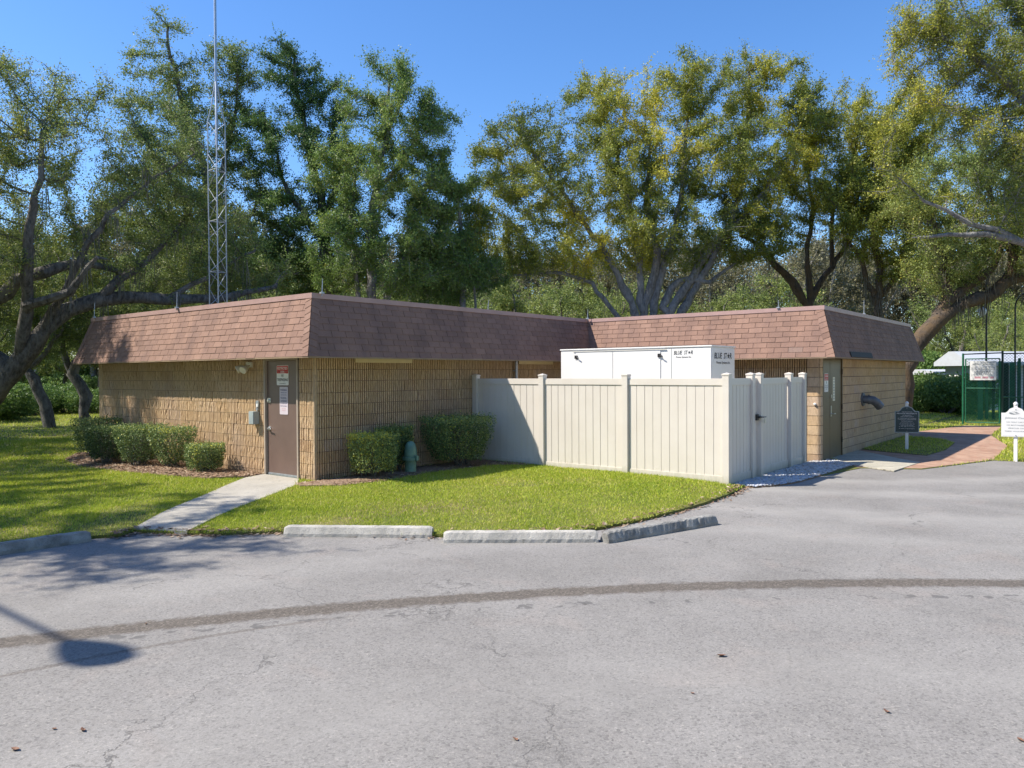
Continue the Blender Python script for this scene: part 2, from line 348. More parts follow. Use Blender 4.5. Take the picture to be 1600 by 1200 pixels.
# ------------------------------------------------------------------ setting: ground
tag(MB().add([(-400, -300, -.16), (400, -300, -.16), (400, 500, -.16), (-400, 500, -.16)], [(0, 1, 2, 3)]).build('ground', 'lawn'), kind='structure')
def poly_sheet(name, poly, mat, zf, grid=.6, skirt=.08, far=None, mats=None):
    pts = []
    n = len(poly)
    for i in range(n):
        a, b = np.array(poly[i]), np.array(poly[(i+1) % n]); L = np.linalg.norm(b-a); k = max(1, min(60, int(L/grid)))
        for j in range(k): pts.append(tuple(a+(b-a)*j/k))
    nb = len(pts); P = np.array(poly); lo = P.min(0); hi = P.max(0)
    def inside(x, y):
        c = False; j = n-1
        for i in range(n):
            xi, yi = poly[i]; xj, yj = poly[j]
            if (yi > y) != (yj > y) and x < (xj-xi)*(y-yi)/(yj-yi)+xi: c = not c
            j = i
        return c
    gx0, gx1 = max(lo[0], -16), min(hi[0], 18); gy0, gy1 = max(lo[1], -14), min(hi[1], 28)
    for gx in np.arange(gx0, gx1, grid):
        for gy in np.arange(gy0, gy1, grid):
            if inside(gx+.01, gy+.01): pts.append((gx+.01, gy+.01))
    vs, es, fs, ov, oe, of = delaunay_2d_cdt([Vector(p) for p in pts], [], [list(range(nb))], 1, 1e-5)
    V = [(v.x, v.y, zf(v.x, v.y)) for v in vs]; F = [tuple(f) for f in fs]
    mb = MB().add(V, F)
    # skirt
    from collections import Counter
    cnt = Counter()
    for f in F:
        for i in range(len(f)):
            cnt[tuple(sorted((f[i], f[(i+1) % len(f)])))] += 1
    for f in F:
        for i in range(len(f)):
            a, b = f[i], f[(i+1) % len(f)]
            if cnt[tuple(sorted((a, b)))] == 1:
                mb.add([V[a], V[b], (V[b][0], V[b][1], V[b][2]-skirt), (V[a][0], V[a][1], V[a][2]-skirt)], [(3, 2, 1, 0)])
    o = mb.build(name, mat); return tag(o, kind='structure'), inside
LAWN_EDGE = [(1.30, -30), (1.36, -5.3), (1.36, -4.2)]+[G(u, v, -.06) for u, v in ((185, 836), (210, 829), (290, 832), (345, 833), (440, 830), (560, 834), (700, 836), (800, 835), (880, 832), (940, 824), (1000, 812), (1060, 798), (1100, 786), (1140, 772), (1152, 765))]+[(5.95, 4.25)]
EDGE_ARR = np.array(LAWN_EDGE)
def seg_dist(x, y, E=EDGE_ARR):
    a = E[:-1]; b = E[1:]; p = np.array([x, y]); ab = b-a; t = np.clip(((p-a)*ab).sum(1)/(ab**2).sum(1), 0, 1)
    return np.sqrt((((a+ab*t[:, None])-p)**2).sum(1)).min()
def hz(x, y):
    if y > 4.2 and x > 5.5: return -.078-max(0, 5.8-x)*.01
    return -.05*(1-min(1, seg_dist(x, y)/1.1))**1.5 + .006*math.sin(x*2.1)*math.sin(y*1.7)
RE = [(5.95, 4.25), G(1290, 742, -.08), G(1345, 731, -.08), G(1440, 733, -.08), G(1552, 719, -.08), G(1600, 721, -.08), (14., 9.6), (70, 2)]
lawn_poly = LAWN_EDGE[:-1]+RE+[(70, 120), (-120, 120), (-120, -30)]
lawn_poly = [tuple(map(float, p)) for p in lawn_poly]
lawn, in_lawn = poly_sheet('lawn', lawn_poly, 'lawn', hz)
# asphalt: one grid with gentle undulation in front
tag(MB().add([(-3, -60, ZA), (120, -60, ZA), (120, 60, ZA), (-3, 60, ZA)], [(0, 1, 2, 3)]).build('asphalt', 'asphalt'), kind='structure')
# walk, beds, pavers
walk_poly = [(-1.5, -.02), (-.42, -.02), (.1, -.42), G(292, 831, -.05), G(208, 827, -.05), (-1.35, -.5)]
walk_poly = [tuple(map(float, p)) for p in walk_poly]
_, in_walk = poly_sheet('concrete_path', walk_poly, 'walk', lambda x, y: hz(x, y)+.012, .4, .06)
bedA = [(-8.3, -.02), (-8.3, -.6), (-7.2, -1.25), (-5.8, -1.55), (-4.2, -1.5), (-2.6, -1.15), (-1.75, -.95), (-1.37, -.5), (-1.52, -.02)]
_, in_bedA = poly_sheet('mulch_bed', bedA, 'mulch', lambda x, y: hz(x, y)+.008+.03*math.exp(-((y+.7)/.5)**2), .25, .03)
bedB = [(.02, -.4), (.35, -.55), (.8, -.1), (1.02, .7), (.86, 1.6), (.85, 2.6), (1.05, 3.5), (1.7, 4.08), (.02, 4.08)]
_, in_bedB = poly_sheet('mulch_bed', bedB, 'mulch', lambda x, y: hz(x, y)+.008+.02*math.exp(-((x-.4)/.4)**2), .25, .03)
pav = [G(u, v, -.075) for u, v in ((1413, 677), (1507, 665), (1566, 666), (1548, 680), (1575, 697), (1552, 718), (1440, 732), (1340, 730), (1300, 716), (1330, 699))]
_, in_pav = poly_sheet('brick_path', [tuple(map(float, p)) for p in pav], 'brick', lambda x, y: hz(x, y)+.006, .6, .02)
cp = [G(u, v, -.07) for u, v in ((1299, 716), (1332, 702), (1437, 723), (1397, 736), (1340, 728))]
_, in_cp = poly_sheet('cream_paver_apron', [tuple(map(float, p)) for p in cp], 'creampav', lambda x, y: hz(x, y)+.016, .5, .02)
bedC = [G(u, v, -.07) for u, v in ((1346, 702), (1413, 681), (1470, 686), (1492, 692), (1478, 703), (1448, 712), (1392, 707))]
_, in_bedC = poly_sheet('lawn_island', [tuple(map(float, p)) for p in bedC], 'lawn', lambda x, y: hz(x, y)+.02, .4, .03)
grav = [(5.74, 4.28), (6.1, 4.3), G(1215, 759, -.08), G(1250, 753, -.08), G(1290, 741, -.08), G(1335, 727, -.08), G(1296, 717, -.05), (5.93, 8.62), (5.74, 8.5)]
grav = [tuple(map(float, p)) for p in grav]
_, in_grav = poly_sheet('gravel_bed', grav, 'mulch', lambda x, y: hz(x, y)+.008, .4, .04)

def scatter(poly, n, inside):
    P = np.array(poly); lo = P.min(0); hi = P.max(0); o = []
    while len(o) < n:
        q = rng.uniform(lo, hi, (n, 2)); o += [p for p in q if inside(p[0], p[1])]
    return np.array(o[:n])
# gravel stones (uncountable)
def stones():
    P = scatter(grav, 7500, in_grav); mb = MB()
    base = [(1, 0, 0), (-.5, .87, 0), (-.5, -.87, 0), (.5, .87, .45), (-1, 0, .5), (.5, -.87, .4), (.1, .1, .8)]
    F = [(0, 1, 3), (1, 2, 4), (2, 0, 5), (0, 3, 5), (1, 4, 3), (2, 5, 4), (3, 4, 6), (4, 5, 6), (5, 3, 6)]
    for x, y in P:
        s = rng.uniform(.012, .03); a = rng.uniform(0, 6.3); c, si = math.cos(a), math.sin(a); e = rng.uniform(.5, 1)
        z = hz(x, y)+.008+rng.uniform(0, .02); b = rng.uniform(.7, 1.3, 7)
        blue = .3 if y < 6 else 0
        mb.add([(x+s*(p[0]*c-p[1]*si*e)*k, y+s*(p[0]*si+p[1]*c*e)*k, z+s*p[2]*k*.9) for p, k in zip(base, b)], F, 0, float(np.clip(rng.normal(.55+blue*.6, .22), 0, 1)))
    tag(mb.build('gravel', 'stone'), 'white and blue grey gravel strip along the side gate of the cream fence', 'gravel', kind='stuff')
stones()
def chips():
    Ps = [scatter(bedA, 7000, in_bedA), scatter(bedB, 4200, in_bedB)]
    P = np.vstack(Ps); ex = []
    # stray litter along lawn edges and by the walk
    for k in range(1800):
        t = rng.integers(3, len(LAWN_EDGE)-1); a, b = np.array(LAWN_EDGE[t]), np.array(LAWN_EDGE[t+1]); q = a+(b-a)*rng.random()+rng.normal(0, .07, 2)
        if k % 2 == 0 or t > 15 or t < 8: ex.append(q)
    E = np.array(ex); P = np.vstack([P, E]); n = len(P)
    Z = np.array([hz(x, y) for x, y in P])+.014; Z[:len(Ps[0])] += .03*np.exp(-((Ps[0][:, 1]+.7)/.5)**2)
    Z[-len(E):] = np.where([in_lawn(x, y) for x, y in E], Z[-len(E):], ZA+.006)
    a = rng.uniform(0, 6.28, n); l = rng.uniform(.012, .045, n); wd = l*rng.uniform(.25, .55, n)
    tl = rng.uniform(-.4, .4, n)
    U = np.c_[np.cos(a), np.sin(a), tl]*l[:, None]; W = np.c_[-np.sin(a), np.cos(a), rng.uniform(-.4, .4, n)]*wd[:, None]; C = np.c_[P, Z+rng.uniform(0, .012, n)]
    V = np.stack([C-U, C-W, C+U, C+W], 1).reshape(-1, 3)
    tag(quads_np('leaf_litter', V, 'chip', np.clip(rng.normal(.5, .28, n), 0, 1)), 'brown mulch and dry leaf litter spread in the planting beds by the walls', 'leaf litter', kind='stuff')
chips()
# grass blades
def fbm(x, y, s=1., seed=0.):
    r = 0; a = 1; t = 0
    for k in range(4):
        r = r+a*np.sin(x*s+seed+1.7*k+1.3*np.sin(y*s*.8+k+seed))*np.cos(y*s*.9+2.1*k+seed*2+1.1*np.sin(x*s*.7+k)); t += a; a *= .55; s *= 2.03
    return r/t
def grass():
    P = []
    fr = [(-1.6, -5.5), (7.2, -5.5), (7.2, 4.5), (-1.6, 4.5)]
    Q = rng.uniform((-.5, -4.0), (6.1, 4.4), (210000, 2)); P.append(Q)
    Q = rng.uniform((-5, -7.), (2.5, -.2), (150000, 2)); P.append(Q)
    Q = rng.uniform((-14, -9.), (-3, 2.), (110000, 2)); P.append(Q)
    Q = rng.uniform((-32, -6.), (-9, 14), (70000, 2)); P.append(Q)
    Q = rng.uniform((5.9, 9.), (11, 17.), (30000, 2)); P.append(Q)
    Q = rng.uniform((4, 16.), (14, 40.), (40000, 2)); P.append(Q)
    P = np.vstack(P)
    # frustum cull
    d = np.c_[P, np.zeros(len(P))]-CAM; z = d@AF; u = 800+FPX*(d@AR)/z
    P = P[(z > 2) & (u > -60) & (u < 1660)]
    P = P[~((P[:, 0] < 0) & (P[:, 1] > 0) & (P[:, 0] > -8.5) & (P[:, 1] < 17))]
    P = P[~((P[:, 0] < 5.85) & (P[:, 1] > 4.2) & (P[:, 0] > -1) & (P[:, 1] < 17))]
    def inp(poly, X, Y):
        c = np.zeros(len(X), bool); j = len(poly)-1
        for i in range(len(poly)):
            xi, yi = poly[i]; xj, yj = poly[j]
            if yi != yj: c ^= ((yi > Y) != (yj > Y)) & (X < (xj-xi)*(Y-yi)/(yj-yi)+xi)
            j = i
        return c
    X, Y = P[:, 0], P[:, 1]
    k = inp(lawn_poly, X+rng.normal(0, .04, len(X)), Y+rng.normal(0, .04, len(X)))
    k &= ~inp(walk_poly, X+rng.normal(0, .03, len(X)), Y+rng.normal(0, .03, len(X)))
    for bb in (bedA, bedB):
        jx = X+.12*fbm(X, Y, 5)+rng.normal(0, .05, len(X)); k &= ~(inp(bb, jx, Y+rng.normal(0, .05, len(X))) & (rng.random(len(X)) < .97))
    k &= ~(inp(pav, X, Y) & ~inp(bedC, X, Y)); k &= ~inp(grav, X, Y)
    # worn patches: sparser
    wear = fbm(X, Y, .9, 3.)
    k &= ~((wear > .42) & (rng.random(len(X)) < .55) & (X < 2.5))
    k &= ~((wear > .55) & (rng.random(len(X)) < .5))
    P = P[k]; wear = wear[k]; X, Y = P[:, 0], P[:, 1]; n = len(P)
    dist = np.linalg.norm(P-CAM[:2], axis=1)
    H = rng.uniform(.014, .040, n)*np.clip(dist/11, 1, 2.2)*(1+.25*fbm(X, Y, 2.2, 1)); Wd = rng.uniform(.0026, .0048, n)*np.clip(dist/9, 1, 3.2)
    a = rng.uniform(0, 6.28, n); ln = rng.normal(0, .42, (n, 2))*H[:, None]
    Z = np.array([hz(x, y) for x, y in P])-.004
    C = np.c_[P, Z]; S = np.c_[np.cos(a), np.sin(a), np.zeros(n)]*Wd[:, None]
    V = np.stack([C-S, C+S, C+np.c_[ln, H]], 1).reshape(-1, 3)
    tone = np.clip(rng.normal(.47, .24, n)+.16*fbm(X, Y, 1.1, 5)+.25*(wear > .42)*(rng.random(n) < .5)+.10*(dist > 16), 0, 1)
    tag(quads_np('grass', V, 'blade', tone, None, 3), 'short sunlit green grass growing over the lawns around the building', 'grass', kind='stuff')
grass()
# ------------------------------------------------------------------ the utility building
BX0, BX1, BY0, BYM, BX2, BY2 = -8.45, 0., 0., 8.6, 5.9, 16.8
bld = empty('utility_building', (0, 0, 0))
tag(bld, 'low L-shaped tan ribbed block building with a brown shingled mansard roof', 'building')
COURSE = .2065; ZB = -.125
def ribbed(name, ox, oy, dx, dy, L, nx, ny, depth=.022, pitch=.0508, gaps=(), rough=.0022, ztop=2.15, flat=False, grv=.0085, chipf=.06):
    """split-face ribbed block courses on a wall running from (ox,oy) along (dx,dy), facing (nx,ny)"""
    mb = MB(); t0 = depth+.003
    def P(s, o, z): return (ox+dx*s+nx*o, oy+dy*s+ny*o, z)
    flip = (dx*ny-dy*nx) > 0
    def quad(a, b, c, d, mi, tone):
        mb.add([a, b, c, d], [(0, 1, 2, 3) if not flip else (3, 2, 1, 0)], mi, tone)
    segs = []; s = 0.
    for a, b in sorted(gaps):
        segs.append((s, a)); s = b
    segs.append((s, L))
    for a, b in segs: quad(P(a, -depth, ZB-.1), P(b, -depth, ZB-.1), P(b, -depth, ztop), P(a, -depth, ztop), 1, .5)
    nc = int(math.ceil((ztop-ZB)/COURSE)); bl = 8*pitch
    for c in range(nc):
        gp = .006 if flat else .003; z0 = ZB+c*COURSE+gp; z1 = min(ztop, ZB+(c+1)*COURSE-gp)
        if z1-z0 < .02: continue
        off = (c % 2)*4
        for a_, b_ in segs: quad(P(a_, -.008, z1-.001), P(b_, -.008, z1-.001), P(b_, -.008, z1+2*gp+.001), P(a_, -.008, z1+2*gp+.001), 1, .5)
        tones = {}
        rgh = {}
        for i in range(int(L/pitch)+1):
            s0 = i*pitch+grv; s1 = (i+1)*pitch-grv
            if s1 > L: s1 = L
            if s1-s0 < .008 or any(s0 < g1 and s1 > g0 for g0, g1 in gaps): continue
            bi = (i+off)//8
            if bi not in tones: tones[bi] = random.gauss(.5, .14); rgh[bi] = random.random()
            if (i+off) % 8 == 0 and not flat: s0 += .0015
            tn = min(1, max(0, tones[bi]+random.gauss(0, .07)))
            zz = [z0, z0+(z1-z0)*random.uniform(.25, .45), z0+(z1-z0)*random.uniform(.55, .8), z1]
            dd = [random.gauss(0, rough)*(1.6 if rgh[bi] > .6 else .7)*(1 if 0 < q9 < 3 else .3) for q9 in range(4)]
            if random.random() < .02 and not flat: dd = [x-random.uniform(.006, .016) for x in dd]
            w0 = [random.gauss(0, .0016) for _ in range(4)]
            if random.random() < chipf:
                k = random.randrange(1, 3); dd[k] -= random.uniform(.006, .014); dd[k+1] -= random.uniform(0, .01)
            fr = [(s0+w0[k], s1+w0[(k+1) % 4], dd[k]) for k in range(4)]
            for k in range(3):
                a0, b0, d0 = fr[k]; a1, b1, d1 = fr[k+1]
                quad(P(a0, d0, zz[k]), P(b0, d0, zz[k]), P(b1, d1, zz[k+1]), P(a1, d1, zz[k+1]), 0, tn)
                quad(P(a0-.003, -depth, zz[k]), P(a0, d0, zz[k]), P(a1, d1, zz[k+1]), P(a1-.003, -depth, zz[k+1]), 0, tn)
                quad(P(b0, d0, zz[k]), P(b0+.003, -depth, zz[k]), P(b1+.003, -depth, zz[k+1]), P(b1, d1, zz[k+1]), 0, tn)
            a0, b0, d0 = fr[3]; quad(P(a0, d0, z1), P(b0, d0, z1), P(b0, -depth, z1), P(a0, -depth, z1), 0, tn)
            a0, b0, d0 = fr[0]; quad(P(a0, -depth, z0), P(b0, -depth, z0), P(b0, d0, z0), P(a0, d0, z0), 0, tn)
    return mb.build('wall', ['block', 'mortar'], bld)
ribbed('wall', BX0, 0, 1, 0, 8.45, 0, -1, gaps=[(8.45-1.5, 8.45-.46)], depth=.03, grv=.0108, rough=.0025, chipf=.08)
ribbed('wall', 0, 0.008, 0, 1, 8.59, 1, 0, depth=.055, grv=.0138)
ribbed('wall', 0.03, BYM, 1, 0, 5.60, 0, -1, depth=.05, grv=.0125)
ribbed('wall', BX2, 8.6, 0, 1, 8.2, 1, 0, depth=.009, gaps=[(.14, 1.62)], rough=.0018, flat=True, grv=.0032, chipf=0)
w_ = MB()      # far sides (plain block) and quoins
w_.box(BX0-.015, BX0+.2, .002, BY2, ZB-.1, 2.15).box(BX0, BX2-.2, BY2-.2, BY2, ZB-.1, 2.149)
w_.build('wall', 'quoin', bld)
MB().box(-.06, -.0035, .0035, .06, ZB-.1, 2.15).build('corner_block', 'quoin', bld)
q_ = MB()
for c in range(11):   # rounded end block at the wing corner
    z0 = ZB+c*COURSE+.005; z1 = min(2.15, ZB+(c+1)*COURSE-.005)
    pr = [(5.635, BYM+.1), (5.635, BYM-.012)]+[(5.83+.085*math.sin(a), BYM+.073-.085*math.cos(a)) for a in np.linspace(0, math.pi/2, 6)]+[(5.915, BYM+.145), (5.8, BYM+.145)]
    n = len(pr); j = random.gauss(0, .002)
    q_.add([(x+j, y, z0) for x, y in pr]+[(x+j, y, z1) for x, y in pr], [tuple(reversed(range(n))), tuple(range(n, 2*n))]+[(i, (i+1) % n, (i+1) % n+n, i+n) for i in range(n)], 0, min(1, max(0, random.gauss(.5, .25))))
q_.box(5.65, 5.82, BYM+.02, BYM+.13, ZB-.1, 2.15, 1)
q_.build('corner_block', ['block', 'mortar'], bld)
# --- roof
OUT = [(BX0, BY0), (BX1, BY0), (BX1, BYM), (BX2, BYM), (BX2, BY2), (BX0, BY2)]
def offs(d):
    r = []; n = len(OUT)
    for i in range(n):
        p, q, s = OUT[i-1], OUT[i], OUT[(i+1) % n]
        def nrm(a, b):
            L = math.hypot(b[0]-a[0], b[1]-a[1]); return ((b[1]-a[1])/L, -(b[0]-a[0])/L)
        n1, n2 = nrm(p, q), nrm(q, s); r.append((q[0]+d*(n1[0]+n2[0]), q[1]+d*(n1[1]+n2[1])))
    return r
ZE, ZR, DE, DR = 2.15, 3.17, .42, .10
def ring(levels, mb, mi=0):
    n = len(OUT); L = [[(x, y, z) for x, y in offs(d)] for d, z in levels]
    for a, b in zip(L[:-1], L[1:]):
        for i in range(n):
            j = (i+1) % n; mb.add([a[i], a[j], b[j], b[i]], [(0, 1, 2, 3)], mi)
rf = MB()
SL = math.hypot(ZR-ZE, DE-DR)
ring([(DE-.006, ZE+.01), (DR-.006, ZR)], rf, 0)
NR = 9
def face_pt(i, s, t, raise_):
    """point on roof face i; s metres along from corner-projected start, t 0..1 up the slope"""
    d = DE+(DR-DE)*t; P = offs(d+raise_); return P
nf = len(OUT)
for i in range(nf):
    j = (i+1) % nf
    a, b = np.array(OUT[i]), np.array(OUT[j]); L = np.linalg.norm(b-a); T = (b-a)/L; N = np.array([T[1], -T[0]])
    def sgn(k):   # +1 convex corner, -1 concave
        p, q, s = np.array(OUT[k-1]), np.array(OUT[k]), np.array(OUT[(k+1) % nf]); return 1 if np.cross(q-p, s-q) > 0 else -1
    c0, c1_ = sgn(i), sgn(j)
    nrm3 = np.array([N[0]*(ZR-ZE), N[1]*(ZR-ZE), DE-DR])/SL
    def pt(s, t, h):
        d = DE+(DR-DE)*t; q = a+T*s+N*d; return np.array([q[0], q[1], ZE+(ZR-ZE)*t])+nrm3*h
    for r in range(NR):
        t0, t1 = r/NR, (r+1)/NR+.02
        if r == NR-1: t1 = 1
        w0 = random.uniform(-.02, .02); s = -.6+(.1525 if r % 2 else 0)+w0
        lo0, hi0 = -c0*(DE+(DR-DE)*t0), L+c1_*(DE+(DR-DE)*t0); lo1, hi1 = -c0*(DE+(DR-DE)*t1), L+c1_*(DE+(DR-DE)*t1)
        while s < L+.6:
            e = s+.305
            g = .0045; sa0, sb0 = max(s+g, lo0), min(e-g, hi0); sa1, sb1 = max(s+g, lo1), min(e-g, hi1)
            if sb0-sa0 > .01 and sb1-sa1 > .001:
                jj = random.uniform(-.004, .004)/SL; h = .0085+random.uniform(0, .004)
                A, B, C, D = pt(sa0, t0+jj, h), pt(sb0, t0+jj+random.uniform(-.003, .003), h), pt(sb1, t1, .0015), pt(sa1, t1, .0015)
                E0, F0 = pt(sa0, t0+jj, -.004), pt(sb0, t0+jj, -.004); E1, F1 = pt(sa1, t1, -.004), pt(sb1, t1, -.004)
                rf.add([A, B, C, D, E0, F0, F1, E1], [(0, 1, 2, 3), (4, 5, 1, 0), (5, 6, 2, 1), (7, 4, 0, 3)], 0, min(1, max(0, random.gauss(.48, .13))))
            s = e
    # hip caps
    for (cs, c_, off) in ((0., c0, 1), (L, c1_, -1)):
        if c_ < 0: continue
        for r in range(NR+1):
            t0 = max(0, (r-.25)/NR); t1 = min(1, (r+1)/NR+.01)
            if t1-t0 < .02: continue
            def hp(t, inn, h):
                d = DE+(DR-DE)*t; base = (-d if off > 0 else L+d); return pt(base+off*inn, t, h)
            o0 = max(0, t0-.055)
            q = [hp(t0, -.006, .017), hp(o0, .16, .017), hp(t1-.055 if t1 < 1 else 1, .16, .008), hp(t1, -.004, .008)]
            lo = [hp(t0, -.006, 0), hp(o0, .16, 0), hp(t1-.055 if t1 < 1 else 1, .16, 0)]
            fcs = [(0, 1, 2, 3), (4, 5, 1, 0), (5, 6, 2, 1)] if off > 0 else [(3, 2, 1, 0), (0, 1, 5, 4), (1, 2, 6, 5)]
            rf.add(q+lo, fcs, 0, min(1, max(0, random.gauss(.55, .15))))
roof = rf.build('roof', ['shingle'], bld)
fl = MB(); ring([(DR+.0, ZR-.012), (DR+.022, ZR-.01), (DR+.022, ZR+.078), (DR-.11, ZR+.082), (DR-.11, ZR-.03)], fl); fl.build('roof_flashing', 'flash', roof)
dk = MB()
dk.add([(*p, ZR-.05) for p in offs(-.005)], [(0, 1, 2, 3, 4, 5)]); dk.build('roof_deck', 'roofing', roof)
sf = MB(); ring([(DE-.03, ZE-.004), (-.02, ZE-.004)], sf); ring([(DE-.03, ZE-.02), (DE+.006, ZE-.02), (DE+.006, ZE+.012)], sf); sf.f = [tuple(reversed(f)) for f in sf.f[:6]]+sf.f[6:]; sf.build('soffit', 'soffit', roof)
lv = MB(); # louvre in the lower roof of the wing side
def dface(y, t, h):
    d = DE+(DR-DE)*t; nx = (ZR-ZE)/SL; nz = (DE-DR)/SL; return (BX2+d+nx*h, y, ZE+(ZR-ZE)*t+nz*h)
v = [dface(9.35, .01, .03), dface(11.15, .01, .03), dface(11.15, .125, .03), dface(9.35, .125, .03)]; v2 = [dface(9.35, .01, 0), dface(11.15, .01, 0), dface(11.15, .125, 0), dface(9.35, .125, 0)]
lv.add(v+v2, [(0, 1, 2, 3), (4, 5, 1, 0), (5, 6, 2, 1), (6, 7, 3, 2), (7, 4, 0, 3)]); lv.build('roof_vent', 'dark', roof)
for (y0_, y1_) in ((.88, 2.3), (5.68, 7.04)):
    MB().bbox(.005, .05, y0_, y1_, 2.065, 2.142, .003).build('eave_panel', 'cream', bld)
MB().tube([(.07, 5.55, 0), (.07, 5.55, 2.14)], .035, 10).box(.0, .04, 5.51, 5.59, 1.9, 1.93).build('downpipe', 'galv', bld, True)
# lightning rods
rodpx = [(147, 497, 474), (276, 482, 457), (503, 459, 436), (762, 486, 470), (918, 499, 484), (1350, 492, 470), (1216, 482, 470)]
for (u, v, vt) in rodpx:
    q = G(u, v-1, ZR+.08); dpt = (np.array([*q, ZR+.08])-CAM)@AF
    hh = (v-vt)/FPX*dpt
    MB().tube([(q[0], q[1], ZR+.03), (q[0]+random.uniform(-.02, .02), q[1]+.02, ZR+.08+hh)], [.011, .006], 6).box(q[0]-.03, q[0]+.03, q[1]-.03, q[1]+.03, ZR+.07, ZR+.10).build('lightning_rod', 'galv', bld)
# front door
XD0, XD1 = -1.46, -.50
fr = MB().bbox(XD0-.045, XD0, -.012, .10, -.06, 2.135).bbox(XD1, XD1+.045, -.012, .10, -.06, 2.135).bbox(XD0-.045, XD1+.045, -.010, .10, 2.11, 2.148)
fr.build('door_frame', 'frame', bld)
dr = MB().bbox(XD0+.004, XD1-.004, .035, .08, -.02, 2.105).build('door', 'door', bld)
MB().bbox(XD0-.01, XD1+.01, -.05, .09, -.045, -.018).build('threshold', 'galv', bld)
MB().bbox(XD0+.02, XD1-.02, .025, .034, -.01, .05, .002).build('door_sweep', 'galv', dr)
MB().lathe([(0, .0), (.042, .0), (.042, .012), (.02, .016), (.016, .05), (0, .05)], (0, 0, 0), 18).build('h', 'steel', dr)
bpy.data.objects['h'].name = 'door_handle'; hnd = bpy.data.objects['door_handle']; hnd.location = (XD0+.075, .035, .86); hnd.rotation_euler = (R(90), 0, 0)
MB().tube([(XD0+.075, -.012, .86), (XD0+.10, -.018, .86), (XD0+.19, -.018, .845)], [.014, .012, .01], 8).build('door_lever', 'steel', dr, True)
MB().bbox(XD0+.02, XD0+.13, .02, .034, 1.34, 1.42, .004).tube([(XD0+.07, .022, 1.38), (XD0+.07, .0, 1.38)], .025, 14).build('door_lock', 'steel', dr)
for z in (.25, 1.0, 1.82):
    MB().tube([(XD1+.002, .022, z-.055), (XD1+.002, .022, z+.055)], .011, 8).build('door_hinge', 'dark' if z < 1.5 else 'steel', dr)
def sign_face(name, w, h, rows, mats, parent, loc, rz=0., bands=(), rad=.02, thick=.004):
    """flat sheet sign facing -y: rounded rectangle, colour bands, lettering"""
    pr = []
    for cx, cz, a0 in ((w/2-rad, h-rad, 0), (-w/2+rad, h-rad, 90), (-w/2+rad, rad, 180), (w/2-rad, rad, 270)):
        for k in range(4): a = R(a0+k*30); pr.append((cx+rad*math.cos(a), cz+rad*math.sin(a)))
    mb = MB().prism(pr, 0, thick, 0)
    for (x0, x1, z0, z1, mi) in bands: mb.add([(x0, -.0012, z0), (x1, -.0012, z0), (x1, -.0012, z1), (x0, -.0012, z1)], [(0, 1, 2, 3)], mi)
    for (txt, z, size, mi, width) in rows: text_mesh(mb, txt, 0, z, size, -.0024, mi, width, bold=.012)
    o = mb.build(name, mats, parent); o.location = loc; o.rotation_euler = (0, 0, rz); return o
sx = (XD0+XD1)/2+.02
s1_ = sign_face('sign', .36, .36, [('RESTRICTED', .285, .062, 0, .30), ('AREA', .228, .05, 0, .13), ('NO', .155, .062, 2, .075), ('TRESPASSING', .075, .07, 2, .33), ('AUTHORIZED PERSONNEL', .025, .022, 2, .2)],
    ['signwhite', 'red', 'ink'], dr, (sx, .028, 1.66), 0, [(-.172, .172, .215, .352, 1), (-.16, -.085, .237, .247, 0), (.085, .16, .237, .247, 0)])
s1_['label'] = 'red and white restricted area no trespassing sign'
s2_ = sign_face('sign', .25, .50, [('WARNING', .425, .055, 1, .2), ('TAMPERING WITH', .385, .026, 1, .185), ('THIS FACILITY IS A', .345, .026, 1, .185), ('FEDERAL', .283, .05, 1, .18), ('OFFENSE', .228, .05, 1, .19),
    ('(US CODE TITLE 42', .19, .026, 1, .2), ('SECTION 300i-1)', .145, .026, 1, .2), ('CALL THE', .10, .022, 2, .12), ('POLICE', .065, .022, 2, .1), ('', .02, .01, 2, None)],
    ['signlilac', 'navy', 'rose'], dr, (sx+.03, .028, 1.13))
s2_['label'] = 'tall pale lilac warning sign with navy and rose lettering'
# wall fixtures beside the front door (things fixed to the wall move with the building)
fx = MB().bbox(-2.02, -1.86, -.05, -.0, 1.99, 2.09)
for dx, ax in ((-.10, -.45), (.10, .15)):
    a = Vector((-1.94+dx*.5, -.05, 2.03)); dv = Vector((ax, -.8, -.45)).normalized()
    fx.tube([a, a+dv*.05, a+dv*.09, a+dv*.19, a+dv*.20], [.02, .022, .055, .075, .07], 16)
fx.build('security_light', 'ivory', bld, True)
MB().bbox(-1.82, -1.66, -.13, -.0, .93, 1.17, .008).build('utility_box', 'greybox', bld)
MB().bbox(-1.72, -1.66, -.04, -.0, 1.19, 1.24, .004).bbox(-1.735, -1.645, -.03, 0, 1.25, 1.37, .004).build('keypad', 'galv', bld)
MB().box(-1.715, -1.665, -.034, -.0305, 1.255, 1.31).build('keypad_label', 'signwhite', bld)
MB().tube([(-1.69, -.03, 1.17), (-1.69, -.03, 1.25)], .012, 8).build('conduit', 'galv', bld)
